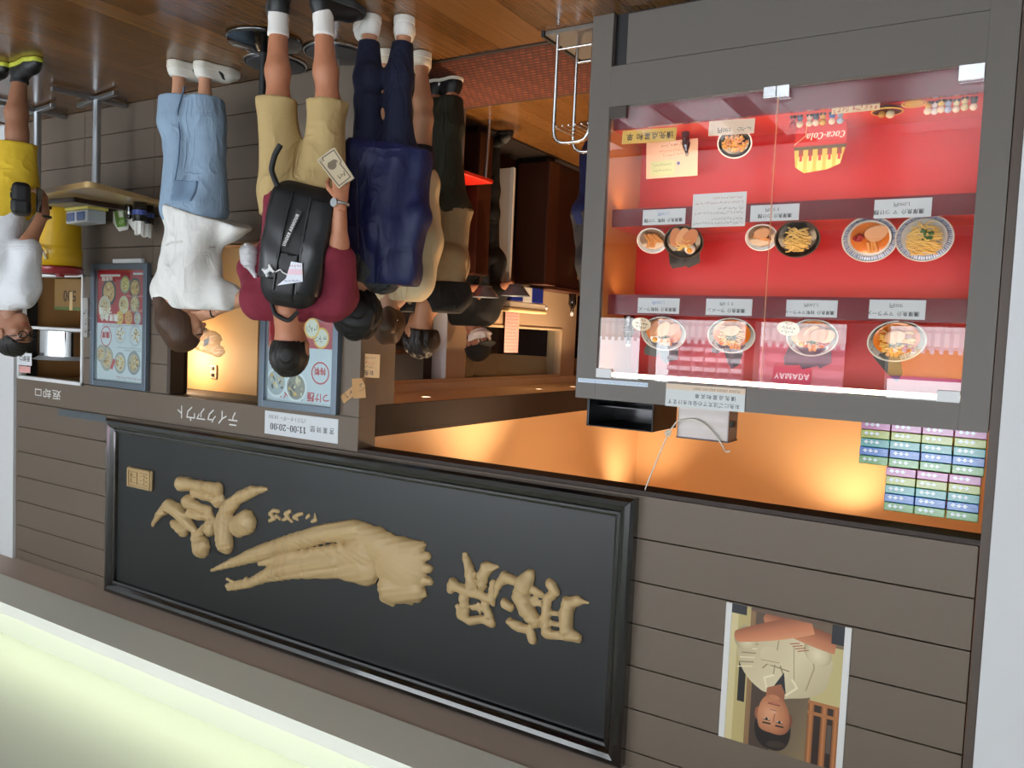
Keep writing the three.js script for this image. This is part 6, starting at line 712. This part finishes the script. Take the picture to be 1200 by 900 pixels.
{ // navy raincoat
  const navy = 0x111a4a;
  const P = person('B', 'short person in a long navy raincoat with a grey hood and black hair', {
    face: [.45, -.15, -.88], body: [.5, 0, -.86], skin: 0xb98466, w: .92, head: .92, foot: .9, shoe: { color: 0xe0ddd8, sole: 0xd9d4cc, soleH: .035, collar: .075 },
    top: { name: 'raincoat', color: navy, hemY: .60, sleeve: 2, st: .035, t: .036, fold: .012, fq: 30, fy: .25, rough: .55, hemSlope: [-.12, 0], more: (j, B, lat) => [cone(j.chest, add3(j.pelvis, lat, .09), .12, .12), cone(j.chest, add3(j.pelvis, lat, -.09), .12, .12)] },
    bottom: { name: 'trousers', color: 0x0c1430, hemY: .115, to: 1.9, t: .004, flare: .016, rise: .05, fold: .005 } });
  P.hair('hair', (x, y, z) => { const p = local(P.j.head, P.F, x, y, z); return Math.max(ell(p, [0, .01, -.035], [.115, .125, .12]) + .006 * Math.sin(60 * p[0] + 30 * p[1] + 5 * Math.sin(40 * p[2])) * Math.sin(50 * p[1] + 40 * p[2]), p[2] - .07); }, [[-.2, -.2, -.2], [.2, .2, .2]], hairMat('#0b0c0e', '#030303'));
  const hc = P.j.neck, hd = blend([cone(add3(hc, P.lat, -.1), add3(hc, P.lat, .1), .062, .062), cone(add3(hc, [0, -.04, .06]), add3(hc, [0, -.1, .075]), .075, .05)], .05); part('hood', mesh((x, y, z) => hd(x, y, z) + fold(x, y, z, .007, 40), add3(hc, [-.28, -.22, -.2]), add3(hc, [.28, .12, .22]), .01), cloth(0x3c4042, .8), P.t, 'dark grey hood');
  part('coat_seam', [tube([[-.02, .75, .215], [-.03, .95, .215], [-.03, 1.1, .2]], .004, 20)], mat(0x0a1030, .6), P.t);
}
{ // woman in cream
  const P = person('C', 'woman in cream top with silver hair clip, half hidden beyond the navy raincoat', {
    face: [.62, 0, -.78], body: [.6, 0, -.8], skin: 0xb58566, w: .88, head: .92, foot: .9, shoe: { color: 0xd8cbb4, sole: 0xe0d8c8, soleH: .04, collar: .06 },
    top: { name: 'top', color: 0xd9c39a, hemY: .6, sleeve: 1.6, st: .035, t: .03, fold: .006, fq: 20 }, bottom: { name: 'skirt', color: 0x14161f, hemY: .5, to: .8, t: .02, flare: .02, fold: .008 } });
  P.hair('hair', (x, y, z) => { const p = local(P.j.head, P.F, x, y, z); const s = Math.min(Math.max(ell(p, [0, .02, -.02], [.088, .105, .112]), p[2] - .045 - Math.max(0, p[1] - .02)), cone([0, -.02, -.1], [0, .03, -.13], .045, .04)(...p)); return s + .004 * Math.sin(80 * p[0] + 20 * p[1]); }, [[-.2, -.2, -.2], [.2, .2, .2]], hairMat('#4a2f1a', '#1f130a'));
  part('hair_clip', at(rbx(-.035, .035, -.004, .004, -.004, .004, .002), P.j.head[0] - .1, P.j.head[1] + .005, P.j.head[2] + .07, 0, .4, .3), chrome, P.t, 'silver hair clip');
  const a = P.j.anL, kb = P.j.knL, q = mix3(a, kb, .42); part('ankle_band', mesh((x, y, z) => Math.max(Math.abs(P.blend(P.leg('L', .0015, .0015), .03)(x, y, z)) - .002, Math.abs(y - q[1]) - .022), add3(q, [-.1, -.04, -.1]), add3(q, [.1, .04, .1]), .006), mat(0x4a3c38, .7), P.t, 'dark calf band');
}
{ // man in taupe
  const P = person('D', 'man with curly hair, taupe shirt, black shoulder layer and dark olive trousers', {
    face: [.95, -.05, -.3], body: [.7, 0, -.7], skin: 0xa87656, w: .95, head: .95, foot: .95, shoe: { color: 0x0e0e10, sole: 0xd8d2c4, soleH: .03, collar: .085, stripe: 0xd8d4cc }, hands: ['R'],
    top: { name: 'shirt', color: 0x8f7c5c, hemY: .745, sleeve: 1.3, st: .022, t: .018, fold: .006 }, bottom: { name: 'trousers', color: 0x262618, rise: .03, hemY: .12, to: 1.92, t: .018, flare: .03, fold: .008, fq: 34 } });
  P.hair('hair', shell(P, .95, .018, (p) => Math.max(p[2] - .05 - Math.max(0, p[1] - .03) * 1.6, -.03 - p[1] + Math.max(0, p[2]) * 1.2, -(Math.hypot(p[1] + .005, p[2] - .0) - .03) - Math.max(0, .06 - Math.abs(p[0])) * 9), .012), SH, hairMat('#1e1510', '#0a0705'));
  const c = P.j.neck, f = blend([cone(add3(P.j.shL, [0, -.0, 0]), P.j.shR, .1, .1), cone(P.j.shR, mix3(P.j.shR, P.j.elR, .6), .1, .09), cone(P.j.shL, mix3(P.j.shL, P.j.elL, .6), .1, .09), cone(P.j.chest, c, .09, .075), cone(mix3(P.j.shR, P.j.chest, .3), P.j.chest, .1, .1)], .05); part('black_overshirt', mesh((x, y, z) => Math.max(f(x, y, z) + fold(x, y, z, .009, 34), y - c[1] - .03, P.j.chest[1] + .1 - y), add3(c, [-.4, -.4, -.35]), add3(c, [.4, .1, .35]), .01), cloth(0x0b0908, .9), P.t, 'black knotted shoulder layer');
}
{ // staff
  const P = person('E', 'staff member in black cap and white mask holding two grey bowls', {
    face: [-.72, -.3, .35], body: [-.8, 0, .55], skin: 0xa26c52, w: .92, head: .95, keepFeet: false, shoe: { color: 0x101010, sole: 0x202020 }, hands: ['L', 'R'], hand: { L: { palm: [0, .3, .5], curl: .6 }, R: { palm: [0, .3, .5], curl: .6 } },
    top: { name: 'shirt', color: 0x070607, hemY: .78, sleeve: .85, st: .035, t: .03, fold: .006 }, bottom: { name: 'trousers', color: 0x060607, hemY: .1, to: 1.95, t: .006, flare: .012 } });
  P.hair('hair', shell(P, .95, .0, (p) => Math.max(p[2] - .02, -.05 - p[1])), SH, hairMat('#0c0a09', '#050404'));
  part('cap', mesh((x, y, z) => { const p = local(P.j.head, P.F, x, y, z); return Math.min(Math.max(ell(p, [0, .03, -.01], [.094, .105, .112]), .03 - p[1] + p[2] * .12), Math.max(ell(p, [0, .045, .11], [.07, .012, .075]), .06 - p[2])); }, add3(P.j.head, SH[0].map((v) => v * 1.3)), add3(P.j.head, SH[1].map((v) => v * 1.3)), .006), mat(0x040405, .8), P.t, 'black cap');
  part('face_mask', mesh((x, y, z) => { const p = local(P.j.head, P.F, x, y, z).map((v) => v / .95); return Math.max(Math.abs(P.hf(x, y, z) - .008) - .005, Math.abs(p[1] + .045) - .042, .02 - p[2]); }, add3(P.j.head, SH[0]), add3(P.j.head, SH[1]), .005), mat(0xd8d2cf, .8), P.t, 'white face mask');
  [['grey stoneware bowl held nearer the customers by the staff member', 3.12, 1.13, -1.31], ['grey stoneware bowl held nearer the inner floor by the staff member', 2.9, 1.115, -1.36]].forEach(([l, x, y, z]) => { const t = thing('serving_bowl', l, 'bowl', [x, y, z]); part('bowl_wall', lathe([[0, 0], [.05, 0], [.055, .012], [.1, .07], [.096, .072], [.05, .018], [0, .014]], 36), mat(0x5f666e, .4, { clearcoat: .4 }), t); part('foot_ring', lathe([[.04, -.008], [.048, -.008], [.05, 0], [.04, 0]], 30), mat(0x4c5258, .5), t); });
}
{ // woman in white blouse
  const P = person('F', 'woman with long brown hair in white flared blouse and wide pale jeans', {
    face: [-.55, -.12, -.62], body: [-.1, 0, -.99], skin: 0xc08d6f, w: .88, head: .95, foot: .95, toe: [-.25, 0, -.95], shoe: { color: 0xd9d5cc, sole: 0xcfcabd, soleH: .04, collar: .075, stripe: 0x1c1c1e }, hands: ['R'], hand: { R: { dir: [.9, .2, .2], palm: [0, -.6, -.6], curl: .5, thumb: -1 } },
    top: { name: 'blouse', color: 0xdcdcd8, hemY: .83, sleeve: .5, st: .05, t: .036, fold: .014, fq: 27, hemSlope: [-.3, 0], more: (j, B, lat) => [cone(mix3(j.chest, j.pelvis, .5), add3(j.pelvis, [-.25, .06, -.08]), .08, .075), cone(mix3(j.chest, j.pelvis, .6), add3(j.pelvis, [-.2, .02, -.16]), .08, .07), cone(mix3(j.chest, j.pelvis, .7), add3(j.pelvis, [.06, .0, .06]), .1, .1)] },
    bottom: { name: 'jeans', color: 0x8aa1b7, hemY: .2, to: 1.92, t: .04, flare: .066, hip: .008, fold: .008, fq: 26, fy: .3, rough: .9, extra(t, j, f) { part('back_pocket', mesh((x, y, z) => Math.max(Math.abs(f(x, y, z)) - .0105, Math.abs(y - .74) - .06, Math.abs(x - j.hipR[0] - .02) - .055), [j.hipR[0] - .06, .66, j.hipR[2] - .02], [j.hipR[0] + .1, .82, j.hipR[2] + .22], .007), mat(0x748ca5, .9), t); part('side_seam', tube([0, 1, 2, 3, 4, 5].map((k) => { const y = .16 + k * .14, x = j.hipL[0] - .045 - .002 * k; let z = j.hipL[2] + .3; while (z > j.hipL[2] && f(x, y, z) > .004) z -= .003; return [x, y, z]; }), .004, 40), mat(0x55708c, .9), t); } } });
  const c = P.j.head, h = blend([cone([0, .03, -.02], [0, -.02, -.03], .1, .1), cone([.02, -.05, -.06], [.07, -.2, -.075], .085, .06), cone([.05, -.18, -.08], [.12, -.33, -.06], .05, .02), cone([-.02, -.06, -.07], [.03, -.26, -.11], .06, .03)], .05);
  P.hair('hair', (x, y, z) => { const p = local(c, P.F, x, y, z); return Math.max(h(...p) + .004 * Math.sin(90 * p[0] + 14 * p[1]), p[2] - .04 - Math.max(0, p[1] - .03) * .8); }, [[-.26, -.42, -.26], [.26, .19, .26]], hairMat('#4c311d', '#23150b'));
  part('bracelet', at(new THREE.TorusGeometry(.03, .0035, 8, 24), P.j.wrR[0] - .02, P.j.wrR[1] - .01, P.j.wrR[2], 0, 1.25, 0), mat(0x2a1a22, .5), P.t);
  part('waist_gather', tube([0, 1, 2, 3, 4, 5, 6].map((k) => { const a = -2.2 + k * .75, w = mix3(P.j.chest, P.j.pelvis, .55); return [w[0] + Math.sin(a) * .17, w[1] + .03 + .012 * Math.sin(k * 2), w[2] + Math.cos(a) * .135]; }), .006, 40), mat(0xcfcfca, .9), P.t);
}
{ // man in yellow shorts
  const P = person('G', 'man with glasses in white T-shirt and yellow shorts with a black strap', {
    face: [-.97, -.1, -.2], body: [-.6, 0, -.8], skin: 0x9a6a50, w: 1.05, head: 1.0, toe: [-.96, 0, .1], foot: 1.2, shoe: { color: 0x16181a, sole: 0xb4b83a, soleH: .026, collar: .085 }, sock: { color: 0x2a2c2e, h: .11 }, hands: ['R'], hand: { R: { dir: [.05, -.9, .1], palm: [.7, 0, .3], curl: .9, thumb: -1 } },
    top: { name: 'shirt', color: 0xd6d8dc, hemY: .86, sleeve: .8, st: .035, t: .026, fold: .011, fq: 26 }, bottom: { name: 'shorts', color: 0xd9b52c, hemY: .47, to: 1.0, t: .04, flare: .04, hip: .02, fold: .011, fq: 28 } });
  P.hair('hair', shell(P, 1, .006, (p) => Math.max(p[2] - .06 - Math.max(0, p[1] - .04) * 1.5, -.02 - p[1] + Math.max(0, p[2]) * .9, -(Math.hypot(p[1] + .01, p[2] + .0) - .032) - Math.max(0, .06 - Math.abs(p[0])) * 9)), SH, hairMat('#15120f', '#070605'));
  const F = P.F, H = (a, b, c) => add3(add3(add3(P.j.head, F.r, a), F.u, b), F.f, c);
  part('glasses', [tube([H(-.08, .015, 0), H(-.078, .014, .05), H(-.068, .012, .1)], .003, 12), tube([H(.08, .015, 0), H(.078, .014, .05), H(.068, .012, .1)], .003, 12), ...[-1, 1].map((s) => tube(Array.from({ length: 12 }, (_, k) => H(s * .035 + .026 * Math.cos(k * .5236), .008 + .02 * Math.sin(k * .5236), .108)), .003, 30, true)), tube([H(-.01, .012, .11), H(.01, .012, .11)], .003, 4)], blackMat, P.t, 'black glasses');
  const st = [H(-.1, -.15, -.03), H(-.13, -.2, .02), [P.j.chest[0] + .02, P.j.chest[1] + .05, P.j.chest[2] + .16], [P.j.chest[0] - .06, P.j.chest[1] - .12, P.j.chest[2] + .17]]; part('strap', tube([[P.j.shL[0], P.j.shL[1] + .09, P.j.shL[2] + .05], [P.j.chest[0] + .0, P.j.chest[1] + .14, P.j.chest[2] + .14], [P.j.shR[0] + .05, P.j.shR[1] + .05, P.j.shR[2] + .09], [P.j.shR[0] + .02, P.j.shR[1] + .1, P.j.shR[2]]], .012, 30), blackMat, P.t, 'black strap'); void st;
  part('wrist_strap', at(new THREE.TorusGeometry(.031, .008, 8, 24), P.j.wrR[0], P.j.wrR[1] + .03, P.j.wrR[2], Math.PI / 2), blackMat, P.t, 'black watch strap');
  const c = thing('camera_pouch', 'black padded camera pouch at the hip of the man in yellow shorts', 'pouch', [4.74, .815, .93]); c.rotation.y = .5; part('case', rbx(-.075, .075, -.085, .085, -.045, .045, .03), mat(0x0c0c0d, .6), c); part('flap', rbx(-.078, .078, .0, .09, -.048, .05, .028), mat(0x101012, .5), c); part('buckle', rbx(-.015, .015, -.03, .0, .046, .054, .004), mat(0x2a2b2e, .3), c); part('zip', tube([[-.07, -.04, .047], [0, -.045, .05], [.07, -.04, .047]], .003, 12), mat(0x2a2b2e, .3), c);
  const ph = thing('phone', 'dark phone in the hand of the man in yellow shorts', 'phone', [4.80, .80, .80]); part('phone_body', at(rbx(-.035, .035, -.07, .07, -.004, .004, .004), 0, 0, 0, 0, .9), blackGloss, ph); part('screen', at(at(bx(-.031, .031, -.065, .065, .0041, .0046), 0, 0, 0), 0, 0, 0, 0, .9), mat(0x15181c, .1), ph);
}
{ // customer half hidden behind the display case
  const P = person('H', 'customer in blue trousers mostly hidden behind the display case, deeper in the shop', { face: [-.8, -.1, .3], body: [-.7, 0, .5], skin: 0xa87656, w: .92, shoe: { color: 0x222222, sole: 0x444444 }, hands: ['L'], top: { name: 'shirt', color: 0x30333a, hemY: .6, sleeve: 1.2, st: .02 }, bottom: { name: 'trousers', color: 0x0e2158, hemY: .12, to: 1.9, t: .02, flare: .03 } });
  P.hair('hair', shell(P, 1, .004, (p) => Math.max(p[2] - .05, -.05 - p[1])), SH, hairMat('#15110e', '#070605'));
}
renderer.render(scene, camera);
